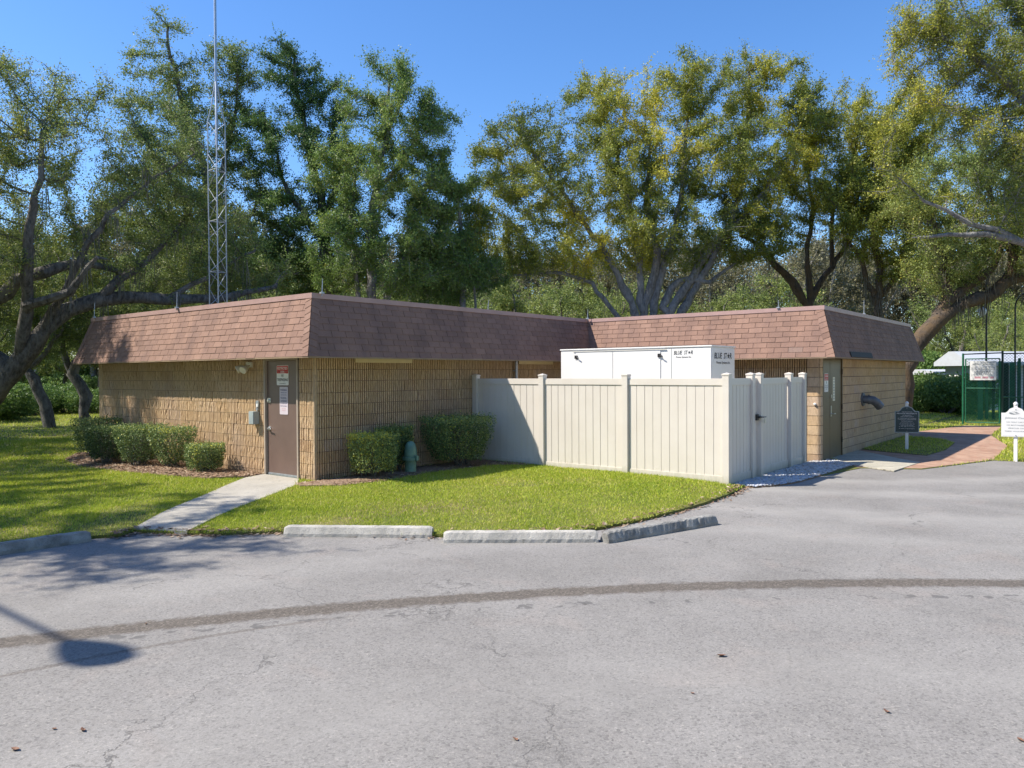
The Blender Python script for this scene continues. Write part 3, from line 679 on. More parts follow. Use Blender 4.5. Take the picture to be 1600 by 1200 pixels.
# double door on the wing side
y0, ym, y1 = 8.76, 9.32, 10.2
MB().bbox(5.86, 5.918, y0-.02, y0+.02, -.1, 2.148).build('door_frame', 'bronze', bld); MB().bbox(5.86, 5.918, y1-.02, y1+.02, -.1, 2.148).build('door_frame', 'bronze', bld)
for (a, b) in ((y0+.02, ym-.004), (ym+.004, y1-.02)):
    dd = MB().bbox(5.85, 5.893, a, b, -.07, 2.14).build('door', 'bronze', bld)
    dd['label'] = 'narrow bronze door leaf with a red and white sign' if a < 9 else 'wider bronze door leaf with lever handle and strip label'
    if a < 9:
        o = sign_face('sign', .27, .40, [('DANGER', .325, .05, 0, .2), ('RESTRICTED', .268, .03, 0, .2), ('AUTHORIZED', .13, .035, 2, .22), ('PERSONNEL', .09, .035, 2, .22), ('ONLY', .05, .035, 2, .1)], ['signwhite', 'red', 'greyink'], dd, (5.899, 9.04, 1.41), R(90), [(-.13, .13, .25, .39, 1), (-.02, .02, .18, .235, 2)])
    else:
        MB().bbox(5.894, 5.905, ym+.03, ym+.11, .86, 1.10).tube([(5.90, ym+.07, .92), (5.955, ym+.07, .92), (5.955, ym+.2, .92)], .012, 8).build('door_handle', 'steel', dd, True)
        MB().bbox(5.894, 5.92, ym+.01, ym+.07, 1.27, 1.34).build('door_lock', 'steel', dd)
        st = MB().box(5.894, 5.898, ym+.20, ym+.36, 1.20, 1.73, 0)
        for k in range(8): st.box(5.898, 5.899, ym+.245, ym+.315, 1.235+k*.062, 1.235+k*.062+.03, 1)
        st.build('label_strip', ['ivory', 'greyink'], dd)
for z in (.3, 1.05, 1.85): MB().tube([(5.915, y1-.02, z-.06), (5.915, y1-.02, z+.06)], .012, 8).build('door_hinge', 'dark', bld)
MB().lathe([(0, 0), (.03, 0), (.03, .02), (.018, .035), (0, .04)], (0, 0, 0), 12).build('bell_push', 'white', bld).location = (5.80, BYM-.02, 1.16)
bpy.data.objects['bell_push'].rotation_euler = (R(90), 0, 0)
# exhaust / connection elbow on the wing side
pc = (5.9, 12.0, 1.16)
MB().tube([(5.89, 12.0, 1.16), (5.905, 12.0, 1.16), (5.905, 12.0, 1.16), (5.93, 12.0, 1.16)], [.17, .17, .17, .165], 20).tube([(5.92, 12.0, 1.16), (6.03, 12.02, 1.16), (6.12, 12.08, 1.14), (6.18, 12.16, 1.08), (6.24, 12.26, .98)], [.10, .10, .105, .105, .105], 18).tube([(6.02, 12.02, 1.16), (6.05, 12.03, 1.16)], .118, 18).build('exhaust_elbow', 'pipegrey', bld, True)
# ------------------------------------------------------------------ vinyl fence
FY, FX = 4.15, 5.71
fence = empty('vinyl_fence', (0, 0, 0))
tag(fence, 'cream vinyl privacy fence boxing in the generator beside the building', 'fence')
def post(x, y, h=1.80, w=.127):
    mb = MB().bbox(x-w/2, x+w/2, y-w/2, y+w/2, -.13, h, .006)
    p = MB(); c = .071; p.bbox(x-c, x+c, y-c, y+c, h-.005, h+.022, .004)
    p.add([(x-c+.004, y-c+.004, h+.0225), (x+c-.004, y-c+.004, h+.0225), (x+c-.004, y+c-.004, h+.0225), (x-c+.004, y+c-.004, h+.0225), (x, y, h+.045)], [(0, 1, 4), (1, 2, 4), (2, 3, 4), (3, 0, 4)])
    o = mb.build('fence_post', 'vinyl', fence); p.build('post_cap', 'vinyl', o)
def panel(a, b, fixed, axis, top=1.745, bot=-.01, name='fence_panel', parent=None, nb=None):
    """boards with grooves between rails; axis x: runs in x at y=fixed facing -y; axis y: runs in y at x=fixed facing +x"""
    mb = MB(); t = .022
    L = b-a; n = nb or max(2, round(L/.165)); w = L/n
    def bx(s0, s1, d0, d1, z0, z1, bev=.003):
        if axis == 'x': mb.bbox(s0, s1, fixed+d0, fixed+d1, z0, z1, bev)
        else: mb.bbox(fixed-d1, fixed-d0, s0, s1, z0, z1, bev)
    bx(a-.01, b+.01, -.026, .026, top-.12, top, .005); bx(a-.01, b+.01, -.026, .026, bot-.06, bot+.10, .005)
    for k in range(n): bx(a+k*w+.0035, a+(k+1)*w-.0035, -.012+random.uniform(-.001, .001), .012, bot+.09, top-.11, .004)
    bx(a, b, -.005, .005, bot+.09, top-.11, .0005)
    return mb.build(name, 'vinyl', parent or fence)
px = [.075, 1.85, 3.765, FX]
for x in px: post(x, FY)
for a, b in zip(px[:-1], px[1:]): panel(a+.064, b-.064, FY, 'x')
gy = [5.10, 7.22, 8.42]
panel(FY+.064, 5.15, FX, 'y'); post(FX-.005, 5.215); post(FX, gy[1]); post(FX, 8.05)
panel(7.29, 7.99, FX, 'y')
MB().bbox(FX-.04, FX+.045, 5.27, 5.395, -.1, 1.745, .004).build('gate_jamb', 'vinyl', fence)
post(FX+.06, 5.45)
gate = empty('gate', (0, 0, 0), 0, fence); gate['label'] = 'cream vinyl gate leaf with black latch'
panel(5.56, 7.13, FX-.02, 'y', 1.74, .0, 'gate_leaf', gate, 10)
MB().bbox(FX+.045, FX+.13, 5.30, 5.383, 1.02, 1.055, .004).bbox(FX+.05, FX+.09, 5.28, 5.36, .98, 1.09, .004).tube([(FX+.12, 5.36, 1.04), (FX+.17, 5.38, 1.04), (FX+.17, 5.5, 1.04)], .01, 8).build('latch', 'black', gate, True)
MB().bbox(FX+.15, FX+.175, 5.42, 5.47, .93, .985, .004).tube([(FX+.162, 5.43, .985), (FX+.162, 5.43, 1.02), (FX+.162, 5.46, 1.02), (FX+.162, 5.46, .985)], .005, 6).build('padlock', 'steel', gate, True)
# ------------------------------------------------------------------ generator
gx0, gx1, gy0, gy1, gt = 1.42, 4.88, 5.4, 6.5, 2.365
gen = empty('generator', (gx0, gy0, 0)); tag(gen, 'white generator enclosure with black lettering standing behind the cream fence', 'generator')
def L_(x, y, z): return (x-gx0, y-gy0, z)
W_, D_ = gx1-gx0, gy1-gy0
def gxp(u): # pixel column -> x on the front plane
    q = AF+(u-800)/FPX*AR+(560-600)/FPX*AD; t = (gy0-CAM[1])/q[1]; return CAM[0]+q[0]*t-gx0
def gyp(u):
    q = AF+(u-800)/FPX*AR+(560-600)/FPX*AD; t = (gx1-CAM[0])/q[0]; return CAM[1]+q[1]*t-gy0
MB().bbox(.0, W_, .0, D_, .25, gt-.03, .012).build('enclosure', 'white', gen)
MB().bbox(-.015, W_+.015, -.015, D_+.015, gt-.03, gt, .006).build('enclosure_roof', 'white', gen)
MB().box(-.05, W_+.05, -.05, D_+.05, 0, .15).box(.1, W_-.1, .1, D_-.1, .15, .25).build('skid_base', 'galv', gen)
sm = [gxp(901), gxp(958), gxp(1031)]
for a, b in ((sm[0]-.02, sm[1]-.004), (sm[1]+.004, sm[2]+.02)):
    o = MB().bbox(a, b, -.014, -.001, .35, gt-.075, .004).build('access_door', 'white', gen)
for u in (901, 1031):
    x = gxp(u); MB().bbox(x-.035, x+.035, -.035, -.013, gt-.21, gt-.14, .004).tube([(x+.02, -.035, gt-.165), (x+.03, -.06, gt-.17), (x+.09, -.06, gt-.2)], .011, 8).build('door_latch', 'black', gen, True)
MB().bbox(gxp(896), gxp(1041), -.035, -.015, gt-.05, gt-.035, .003).build('drip_rail', 'galv', gen)
MB().box(gxp(1049)-.004, gxp(1049)+.004, -.003, -.0005, .35, gt-.05).build('panel_seam', 'greyink', gen)
def logo(parent, w, loc, rz, th):
    mb = MB()
    text_mesh(mb, 'BLUE', -.28*w, 0, th, 0, 0, .44*w, .2, .012); text_mesh(mb, 'ST', .13*w, 0, th, 0, 0, .19*w, .2, .012); text_mesh(mb, 'R', .44*w, 0, th, 0, 0, .12*w, .2, .012)
    cx, cz, r = .305*w, th*.34, .075*w; v = [(cx, 0, cz)]
    for k in range(10):
        a = R(90+36*k); rr = r if k % 2 == 0 else r*.42; v.append((cx+rr*math.cos(a), 0, cz+rr*1.1*math.sin(a)))
    mb.add(v, [(0, 1+k, 1+(k+1) % 10) for k in range(10)])
    text_mesh(mb, 'Power Systems Inc.', .02*w, -th*.62, th*.42, 0, 0, .80*w, .0, .01)
    o = mb.build('lettering', 'ink', parent); o.location = loc; o.rotation_euler = (0, 0, rz); return o
w1 = gxp(1083)-gxp(1053); logo(gen, w1, ((gxp(1083)+gxp(1053))/2, -.003, gt-.165), 0, .105)
w2 = gyp(1143)-gyp(1116); logo(gen, w2, (W_+.004, (gyp(1143)+gyp(1116))/2, gt-.25), R(90), .16)
# ------------------------------------------------------------------ lattice mast on the roof
tp = at(342, 560, 19.); mast = empty('antenna_mast', (tp[0], tp[1], ZR-.05))
tag(mast, 'tall galvanised lattice radio mast standing on the flat roof among the trees', 'antenna mast')
S_ = .235; corners = [Vector((S_*math.cos(a-.526), S_*math.sin(a-.526), 0)) for a in (0, 2*math.pi/3, 4*math.pi/3)]
HT = 5.05; taper = .62
for c in corners:
    MB().tube([c, c+Vector((0, 0, HT)), Vector((c.x*.55, c.y*.55, HT+taper*.6)), Vector((.03*c.x/S_, .03*c.y/S_, HT+taper+.35))], .016, 8).build('mast_leg', 'galv', mast, True)
br = MB(); k = 0; z = .05; st = .42
while z < HT-.05:
    for i in range(3):
        a, b = corners[i], corners[(i+1) % 3]
        if k % 2: a, b = b, a
        br.tube([a+Vector((0, 0, z)), b+Vector((0, 0, min(HT, z+st)))], .007, 5, 0, False)
    if k % 3 == 0:
        for i in range(3): br.tube([corners[i]+Vector((0, 0, z)), corners[(i+1) % 3]+Vector((0, 0, z))], .008, 5, 0, False)
    z += st; k += 1
br.build('lattice_bracing', 'galv', mast)
MB().tube([(0, 0, HT-.6), (0, 0, HT+5.2)], [.034, .03], 10).build('mast_pole', 'galv', mast, True)
MB().tube([(.0, 0, HT+3.55), (.10, .02, HT+3.7), (.12, .02, HT+7.)], [.012, .014, .01], 8).build('whip_antenna', 'galv', mast, True)
MB().box(-.32, .32, -.32, .32, 0, .02).build('mast_base', 'galv', mast)
# ------------------------------------------------------------------ green vent pipe
hp_ = empty('vent_pipe', (.50, 1.80, 0)); tag(hp_, 'green painted dome topped vent pipe with a flange between the clipped shrubs', 'vent pipe')
MB().lathe([(.105, -.05), (.105, .24)], n=24).build('pipe', 'pipegreen', hp_, True)
MB().lathe([(.10, .235), (.15, .238), (.15, .262), (.15, .265), (.15, .268), (.15, .292), (.11, .295)], n=24).build('flange', 'pipegreen', hp_, True)
MB().lathe([(.118, .29), (.118, .38), (.112, .44), (.10, .50), (.078, .55), (.045, .585), (0, .595)], n=24).build('dome_cap', 'pipegreen', hp_, True)
for k in range(8): a = k*math.pi/4+.2; MB().tube([(.128*math.cos(a), .128*math.sin(a), .225), (.128*math.cos(a), .128*math.sin(a), .305)], .011, 6).build('flange_bolt', 'pipegreen', hp_)
MB().bbox(.13, .19, -.03, .03, .235, .33, .005).build('hinge_lug', 'pipegreen', hp_)
# ------------------------------------------------------------------ wheel stops
def wheel_stop(p, q, label, seed, tilt=0., chip=1.):
    p, q = np.array(p), np.array(q); L = np.linalg.norm(q-p); c = (p+q)/2; a = math.atan2(*(q-p)[::-1])
    rs = np.random.default_rng(seed); n = 46; mb = MB()
    prof = [(-.0, 0), (.0, .045), (.028, .118), (.045, .13), (.115, .13), (.132, .118), (.16, .045), (.16, 0)]   # y from front edge, z
    V = []; 
    for i in range(n+1):
        s = -L/2+L*i/n; e = min(1, min(i, n-i)/1.5); sc = .86+.14*e
        for (y, z) in prof:
            j = rs.normal(0, .0011, 2)*chip; zz = z*sc+(j[1] if z > 0 else 0)
            if z > .1 and rs.random() < .02*chip: zz -= rs.uniform(.004, .018); 
            V.append((s+(.02*(1-e) if i < n/2 else -.02*(1-e)), .08+(y-.08)*(.93+.07*e)+j[0], zz))
    m = len(prof); F = [(i*m+k, (i+1)*m+k, (i+1)*m+k+1, i*m+k+1) for i in range(n) for k in range(m-1)]+[tuple(range(m)), tuple(reversed(range(n*m, n*m+m)))]
    mb.add(V, F); o = mb.build('wheel_stop', 'conc' if chip < 1.9 else 'concdark'); o.location = (c[0], c[1], ZA-.005); o.rotation_euler = (tilt, 0, a)
    return tag(o, label, 'wheel stop', 'concrete wheel stops along the lawn edge')
wheel_stop(G(440, 839, ZA), G(677, 841, ZA), 'pale concrete wheel stop nearest the concrete path, with a chipped lower edge', 1)
wheel_stop(G(690, 849, ZA), G(938, 848, ZA), 'straight pale concrete wheel stop, middle of the three along the curved lawn', 2, 0., 1.3)
wheel_stop(G(950, 850, ZA), G(1124, 820, ZA), 'weathered blackened wheel stop skewed away from the lawn, nearest the cream fence', 3, 0., 2.4)
q0 = np.array(G(0, 868, ZA)); q1 = np.array(G(146, 846, ZA)); dq = (q1-q0)/np.linalg.norm(q1-q0)
wheel_stop(q1-dq*1.83, q1, 'grey wheel stop at the left edge of the photo with a crumbled end', 4, 0., 2.)
# dry leaves on the asphalt
for i, (u, v, lb) in enumerate([(805, 1156, 'curled brown dead leaf at the bottom centre of the asphalt'), (1082, 1084, 'small dark dead leaf on the asphalt right of centre'), (1386, 1113, 'reddish dead leaf on the asphalt near the lower right'),
        (1127, 1026, 'rust coloured pair of leaf scraps right of centre below the dark trail'), (24, 1172, 'orange dead leaf at the lower left corner of the asphalt'), (85, 1140, 'tiny dark dead leaf on the asphalt at the lower left'), (130, 1142, 'pale tan leaf flattened on the asphalt at the lower left'), (228, 975, 'tiny brown leaf just below the dark trail on the left'), (1596, 1158, 'small brown leaf at the lower right edge of the asphalt')]):
    x, y = G(u, v, ZA); a = random.uniform(0, 6.3); s = random.uniform(.022, .038) if i not in (1, 5, 7) else .016; P = []
    for k, (px_, py_) in enumerate([(-1, 0), (-.5, -.45), (.3, -.5), (1, 0), (.35, .42), (-.55, .4)]):
        P.append((s*(px_*math.cos(a)-py_*math.sin(a)), s*(px_*math.sin(a)+py_*math.cos(a)), .003+s*random.uniform(.05, .5)))
    P.append((0, 0, .002)); F = [(6, k, (k+1) % 6) for k in range(6)]
    o = MB().add(P, F).build('fallen_leaf', 'deadleaf'); o.location = (x, y, ZA); tag(o, lb, 'leaf', 'fallen leaves on the asphalt')
# ------------------------------------------------------------------ signs on posts
def board_sign(name, loc, w, h, zb, top_mat, rim_mat, rows, label, emblem, postmat='white'):
    o = empty(name, loc, math.atan2(CAM[1]-loc[1], CAM[0]-loc[0])+math.pi/2+.05); tag(o, label, 'sign')
    def outline(k):
        ww, s = w/2-k, h
        return [(-ww, zb+k), (ww, zb+k), (ww, zb+s-k)]+[(ww*.72, zb+s-k), (ww*.60, zb+s+.02-k), (ww*.42, zb+s+.085-k), (ww*.18, zb+s+.115-k), (-ww*.18, zb+s+.115-k), (-ww*.42, zb+s+.085-k), (-ww*.60, zb+s+.02-k), (-ww*.72, zb+s-k)]+[(-ww, zb+s-k)]
    MB().prism(outline(0), 0, .02).build('sign_rim', rim_mat, o)
    mb = MB().prism(outline(.018), -.003, .0, 0)
    for (txt, z, size, mi, width, sh) in rows: text_mesh(mb, txt, 0, zb+z, size, -.0045, mi, width, sh, .008)
    if emblem:
        for k in range(14):
            a = k*.45; mb.add([(-.06+.05*math.cos(a), -.0045, zb+h+.0+.022*math.sin(a)), (-.06+.075*math.cos(a+.3), -.0045, zb+h+.034*math.sin(a+.3)), (.02+.06*math.cos(a+.6), -.0045, zb+h-.01+.02*math.sin(a))], [(0, 1, 2)], 1)
    mb.build('sign_board', [top_mat, 'greyink', 'signwhite'], o)
    MB().bbox(-.035, .035, .021, .085, -.1, zb+h+.165, .005).build('sign_post', postmat, o)
    MB().lathe([(0, 0), (.04, 0), (.045, .03), (.03, .06), (0, .075)], (0, .05, zb+h+.165), 14).build('post_finial', postmat, o, True)
    for z in (zb+.03, zb+h+.07): MB().tube([(0, -.003, z), (0, -.01, z)], .011, 10).build('sign_screw', 'greyink', o)
gs = G(1417, 703, -.07)
board_sign('green_sign', (gs[0], gs[1], -.07), .53, .53, .42, 'signgreen', 'greybox',
    [('THE ASSOCIATION', .50, .026, 2, .22, 0), ('PRIVATE PROPERTY', .455, .042, 2, .44, 0), ('OF RESIDENTS', .418, .024, 2, .2, 0), ('AND THEIR GUESTS', .385, .024, 2, .28, 0), ('NO TRESPASSING OR LOITERING', .345, .02, 2, .40, 0), ('VIOLATORS WILL BE PROSECUTED', .318, .02, 2, .40, 0), ('PARKING NOTICE', .275, .024, 2, .25, 0),
     ('UNAUTHORIZED VEHICLES', .235, .017, 2, .30, 0), ('WILL BE TOWED AWAY AT', .205, .017, 2, .34, 0), ('THE OWNERS EXPENSE', .175, .017, 2, .28, 0), ('AT ANY TIME DAY OR NIGHT', .145, .017, 2, .34, 0), ('BY ORDER OF MANAGEMENT', .095, .017, 2, .34, 0)],
    'dark green notice sign with arched top on a white post beside the building', False)
ws = G(1587, 720, -.07)
board_sign('white_sign', (ws[0], ws[1], -.07), .52, .51, .51, 'signwhite', 'signwhite',
    [('Johnson Court', .385, .055, 1, .40, .25), ('NO GOLF CARTS', .30, .036, 1, .33, 0), ('OR MOTORIZED', .235, .036, 1, .33, 0), ('VEHICLES ON', .17, .036, 1, .29, 0), ('THESE WALKWAYS', .105, .036, 1, .40, 0)],
    'white notice sign with arched top and grey lettering on a white post', True)
# ------------------------------------------------------------------ green chain-link enclosure
gA = np.array([6.45, 23.4]); gB = np.array([7.65, 23.4])
def chain(mb, x0, x1, z0, z1, y, sp=.10, r=.0042):
    w, h = x1-x0, z1-z0
    for s in (1, -1):
        k = -h
        while k < w:
            a = max(0, k); b = min(w, k+h)
            if b > a:
                za, zb_ = (a-k), (b-k)
                if s < 0: za, zb_ = h-za, h-zb_
                mb.tube([(x0+a, y, z0+za), (x0+b, y, z0+zb_)], r, 3, 0, False)
            k += sp
cf = empty('chain_link_fence', (gA[0], gA[1], -.07)); tag(cf, 'tall green chain-link fence with a gate across the brick path', 'fence')
for x, h in ((0, 2.55), (1.2, 2.62), (4.2, 2.62), (7.2, 2.6)): MB().tube([(x, 0, 0), (x, 0, h)], .035, 10).build('fence_post', 'fgreen' if x == 0 else 'fdark', cf, True)
for a, b in ((0, 1.2), (1.2, 7.2)):
    MB().tube([(a, 0, 2.52), (b, 0, 2.55)], .022, 8).build('top_rail', 'fdark', cf)
mr = MB().tube([(1.2, 0, 1.0), (7.2, 0, 1.0)], .02, 8).tube([(1.2, 0, .06), (7.2, 0, .06)], .02, 8); mr.build('mid_rail', 'fgreen', cf)
cm = MB(); chain(cm, 1.23, 7.2, .08, 2.5, .03); cm.build('wire_mesh', 'fgreen', cf)
gl = empty('gate', (0, 0, 0), 0, cf); gl['label'] = 'green chain-link gate leaf'
gfm = MB()
for x in (.08, 1.12): gfm.tube([(x, 0, .08), (x, 0, 2.35)], .022, 8)
for z in (.08, 1.3, 2.35): gfm.tube([(.08, 0, z), (1.12, 0, z)], .02, 8)
gfm.build('gate_frame', 'fgreen', gl, True)
gm_ = MB(); chain(gm_, .1, 1.1, .1, 2.33, .0); gm_.build('wire_mesh', 'fgreen', gl)
# side return and rear court fencing with vertical slats
def slat_run(x0, y0, x1, y1, n, label, h=2.4):
    o = empty('slatted_screen', (x0, y0, -.07)); tag(o, label, 'screen fence')
    for k in range(n):
        f = k/(n-1); x = (x1-x0)*f; y = (y1-y0)*f; w = .05 if k % 4 else .09
        MB().bbox(x-w, x+w, y-.02, y+.02, 0, h*random.uniform(.92, 1.02), .004).build('slat', 'fgreen' if (k*7) % 5 < 3 else 'fdark', o)
    return o
slat_run(7.5, 28, 10.6, 31.5, 15, 'row of dark and mid green upright slats seen through the chain-link gate')
slat_run(6.6, 26.5, 8.0, 29.5, 9, 'short group of dark green upright slats straight behind the gate leaf', 2.3)
slat_run(8.3, 25.2, 14.5, 27.5, 30, 'row of green upright slats behind the chain-link fence at the right edge', 2.3)
no = empty('notice_board', (gA[0], gA[1], 0)); tag(no, 'white notice board with red lower band wired to the green gate', 'sign')
nb = MB().bbox(.22, 1.02, -.05, -.03, 1.52, 2.2, .003)
for z, a, b in ((2.12, .55, .98), (2.06, .62, .95), (2.00, .7, .9), (1.94, .26, .98), (1.88, .26, .98), (1.82, .35, .85), (1.78, .35, .85), (1.74, .35, .85), (1.70, .3, .9)):
    x = a
    while x < b:
        l = random.uniform(.03, .09); nb.add([(x, -.0515, z), (min(b, x+l), -.0515, z), (min(b, x+l), -.0515, z+.022), (x, -.0515, z+.022)], [(0, 1, 2, 3)], 1); x += l+.015
for a, b in ((.36, .55), (.6, .78), (.84, .95)): nb.add([(a, -.0515, 1.58), (b, -.0515, 1.58), (b, -.0515, 1.65), (a, -.0515, 1.65)], [(0, 1, 2, 3)], 2)
for k in range(10): a = k*.63; nb.add([(.38+.08*math.cos(a), -.0515, 2.09+.035*math.sin(a)), (.38+.1*math.cos(a+.35), -.0515, 2.09+.05*math.sin(a+.35)), (.4, -.0515, 2.08)], [(0, 1, 2)], 1)
nb.build('board', ['signwhite', 'greyink', 'rose'], no)
# lamps
def lantern(u, d, vt, label):
    q = at(u, 580, d); o = empty('lamp_post', (q[0], q[1], -.07)); tag(o, label, 'street lamp')
    H = 1.85+(580-vt)/FPX*d; gz = 1.85+(580-487)/FPX*d
    MB().tube([(0, 0, 0), (0, 0, H)], [.045, .03], 10).build('pole', 'black', o, True)
    MB().lathe([(.02, .22), (.12, .18), (.15, .08), (.14, 0), (.09, -.10), (.05, -.14)], (-.12, -.16, gz), 14).build('globe', 'white', o, True)
    MB().tube([(0, 0, gz+.3), (-.12, -.16, gz+.25)], .02, 6).build('bracket', 'black', o)
lantern(1541, 31, 425, 'dark slim pole with a small white globe lamp behind the green gate')
q = at(1586, 580, 30.5); o = empty('lamp_post', (q[0], q[1], -.07), YAW*-1); tag(o, 'black gooseneck lamp post curving to the right at the right edge', 'street lamp')
o.rotation_euler = (0, 0, -YAW*-1+0)
H = 1.85+(580-480)/FPX*30.5+.07
MB().tube([(0, 0, 0), (0, 0, H)]+[(.55-.55*math.cos(a), 0, H+.5*math.sin(a)) for a in np.linspace(.2, math.pi*.95, 9)], .032, 10).build('pole', 'black', o, True)
MB().lathe([(.04, .12), (.2, .0), (.22, -.08), (.0, -.10)], (1.1, 0, H), 14).build('lamp_shade', 'black', o, True)
# street lamp behind the camera that throws the shadow at lower left
sh = np.array(G(150, 1022, ZA)); Hh = 6.0
hx, hy = sh[0]-.56*(Hh-ZA), sh[1]-.57*(Hh-ZA)
o = empty('lamp_post', (hx-2.4, hy-.05, ZA)); tag(o, 'tall grey roadside street lamp left of the viewer casting its shadow on the asphalt', 'street lamp')
MB().tube([(0, 0, 0), (0, 0, Hh-.3-ZA), (.15, 0, Hh-ZA-.05), (.5, 0, Hh-ZA), (2.1, .03, Hh-ZA)], [.09, .06, .045, .035, .03], 12).build('pole', 'galv', o, True)
MB().tube([(1.95, .03, Hh-ZA), (2.05, .035, Hh-ZA), (2.25, .05, Hh-ZA), (2.42, .05, Hh-ZA), (2.6, .05, Hh-ZA), (2.68, .05, Hh-ZA)], [.05, .10, .17, .20, .16, .05], 16).build('lamp_head', 'galv', o, True)
# ------------------------------------------------------------------ distant houses
def house(u, d, wpx, zroof, label, zw=2.1, rot=0.):
    q = at(u, 580, d); o = empty('house', (q[0], q[1], -.1), -YAW*0+YAW*1+rot); tag(o, label, 'house')
    w = wpx/FPX*d
    o.rotation_euler = (0, 0, YAW*-1*-1+rot)
    MB().box(-w/2, w/2, 0, 6, 0, zw).build('wall', 'housewall', o)
    r = MB().prism([(-w/2-.3, zw), (w/2+.3, zw), (w/2+.3, zw+.18), (w*.1, zroof), (-w*.1, zroof), (-w/2-.3, zw+.18)], -.4, 6.4); r.build('roof', 'roofwhite', o)
    wn = MB().box(-w*.3, w*.05, -.03, 0.01, .9, 1.7); wf = wn.build('window', 'shade', o)
    MB().box(-w*.32, w*.07, -.045, -.031, .84, .9).build('window_sill', 'white', wf); MB().box(-w*.32, w*.07, -.045, -.031, 1.7, 1.76).build('window_frame', 'white', wf)
    MB().box(w*.2, w*.27, -.05, .01, 0, 2.0).build('door', 'white', o)
house(1497, 37, 52, 2.9, 'small white roofed house beyond the trees left of the green gate', 2.2)
house(1625, 48, 110, 2.9, 'white roofed house behind the green fence at the right edge', 2.7)
house(1440, 43, 60, 2.05, 'low white roofed building just right of the brown building', 1.75)
# ------------------------------------------------------------------ trees: limbs drawn in, crowns grown by space colonisation
def resample(pts, step):
    pts = [np.array(p, float) for p in pts]; o = [pts[0]]
    # Catmull-Rom
    for i in range(len(pts)-1):
        p0 = pts[max(0, i-1)]; p1 = pts[i]; p2 = pts[i+1]; p3 = pts[min(len(pts)-1, i+2)]
        n = max(1, int(np.linalg.norm(p2-p1)/step))
        for k in range(1, n+1):
            t = k/n; o.append(.5*((2*p1)+(-p0+p2)*t+(2*p0-5*p1+4*p2-p3)*t*t+(-p0+3*p1-3*p2+p3)*t**3))
    return o
def grow(limbs, blobs, natt, step=.36, kill=.6, seed=1, iters=90, gap=.0, up=.12, wob=.16):
    """limbs: list of (points, r0, r1); the first starts at the ground. blobs: (centre, radii). returns nodes, parents, radii"""
    r = np.random.default_rng(seed)
    P = []; par = []; rmin = []
    for (pts, r0, r1) in limbs:
        q = resample(pts, step)
        if P:
            d = np.linalg.norm(np.array(P)-q[0], axis=1); k = int(d.argmin()); prev = k; 
            q = q[1:] if d[k] < step else q
        else: prev = -1
        n = len(q)
        for i, p in enumerate(q):
            P.append(p+(r.normal(0, .035, 3) if i else 0)); par.append(prev); rmin.append(r0+(r1-r0)*i/max(1, n-1)); prev = len(P)-1
    vol = np.array([b[1][0]*b[1][1]*b[1][2] for b in blobs])**.8; cnt = (natt*vol/vol.sum()).astype(int)+3
    A = []
    for (c, rad), n in zip(blobs, cnt):
        x = r.normal(0, 1, (n, 3)); x /= np.linalg.norm(x, axis=1)[:, None]; x *= (r.random(n)**.42)[:, None]
        A.append(np.array(c)+x*np.array(rad))
    A = np.vstack(A)
    if gap:
        f = fbm(A[:, 0]+A[:, 2]*.7, A[:, 1]-A[:, 2]*.5, 1.1, seed); A = A[f > -gap]
    A = A[A[:, 2] > 2.2]
    P = np.array(P); par = list(par); rmin = list(rmin)
    D = np.full(len(A), 1e9); I = np.zeros(len(A), int)
    def upd(new, base):
        nonlocal D, I
        for s in range(0, len(new), 400):
            d = np.linalg.norm(A[:, None]-new[None, s:s+400], axis=2); k = d.argmin(1); m = d[np.arange(len(A)), k]; b = m < D
            D = np.where(b, m, D); I = np.where(b, k+base+s, I)
    upd(P, 0)
    for it in range(iters):
        keep = D > kill; A = A[keep]; D = D[keep]; I = I[keep]
        if not len(A): break
        v = A-P[I]; v /= np.linalg.norm(v, axis=1)[:, None]
        u, inv = np.unique(I, return_inverse=True); S = np.zeros((len(u), 3)); np.add.at(S, inv, v)
        S /= np.linalg.norm(S, axis=1)[:, None]+1e-6
        S += r.normal(0, wob, S.shape); S[:, 2] += up; S /= np.linalg.norm(S, axis=1)[:, None]
        new = P[u]+S*step; base = len(P); P = np.vstack([P, new]); par += list(u); rmin += [0]*len(u)
        upd(new, base)
    n = len(P); par = np.array(par); E = 2.25; acc = np.zeros(n); ch = np.zeros(n, int)
    R_ = np.zeros(n)
    # children always come after parents except attached limbs, still later
    for i in range(n-1, -1, -1):
        R_[i] = max(.011 if not ch[i] else acc[i]**(1/E), 0)
        R_[i] = max(R_[i], rmin[i]) if rmin[i] else min(R_[i], .3)
        if par[i] >= 0: acc[par[i]] += R_[i]**E*(1 if not (rmin[i]) else .25); ch[par[i]] += 1
    for i in range(n):
        if par[i] >= 0: R_[i] = min(R_[i], R_[par[i]]*1.02)
    return P, par, R_
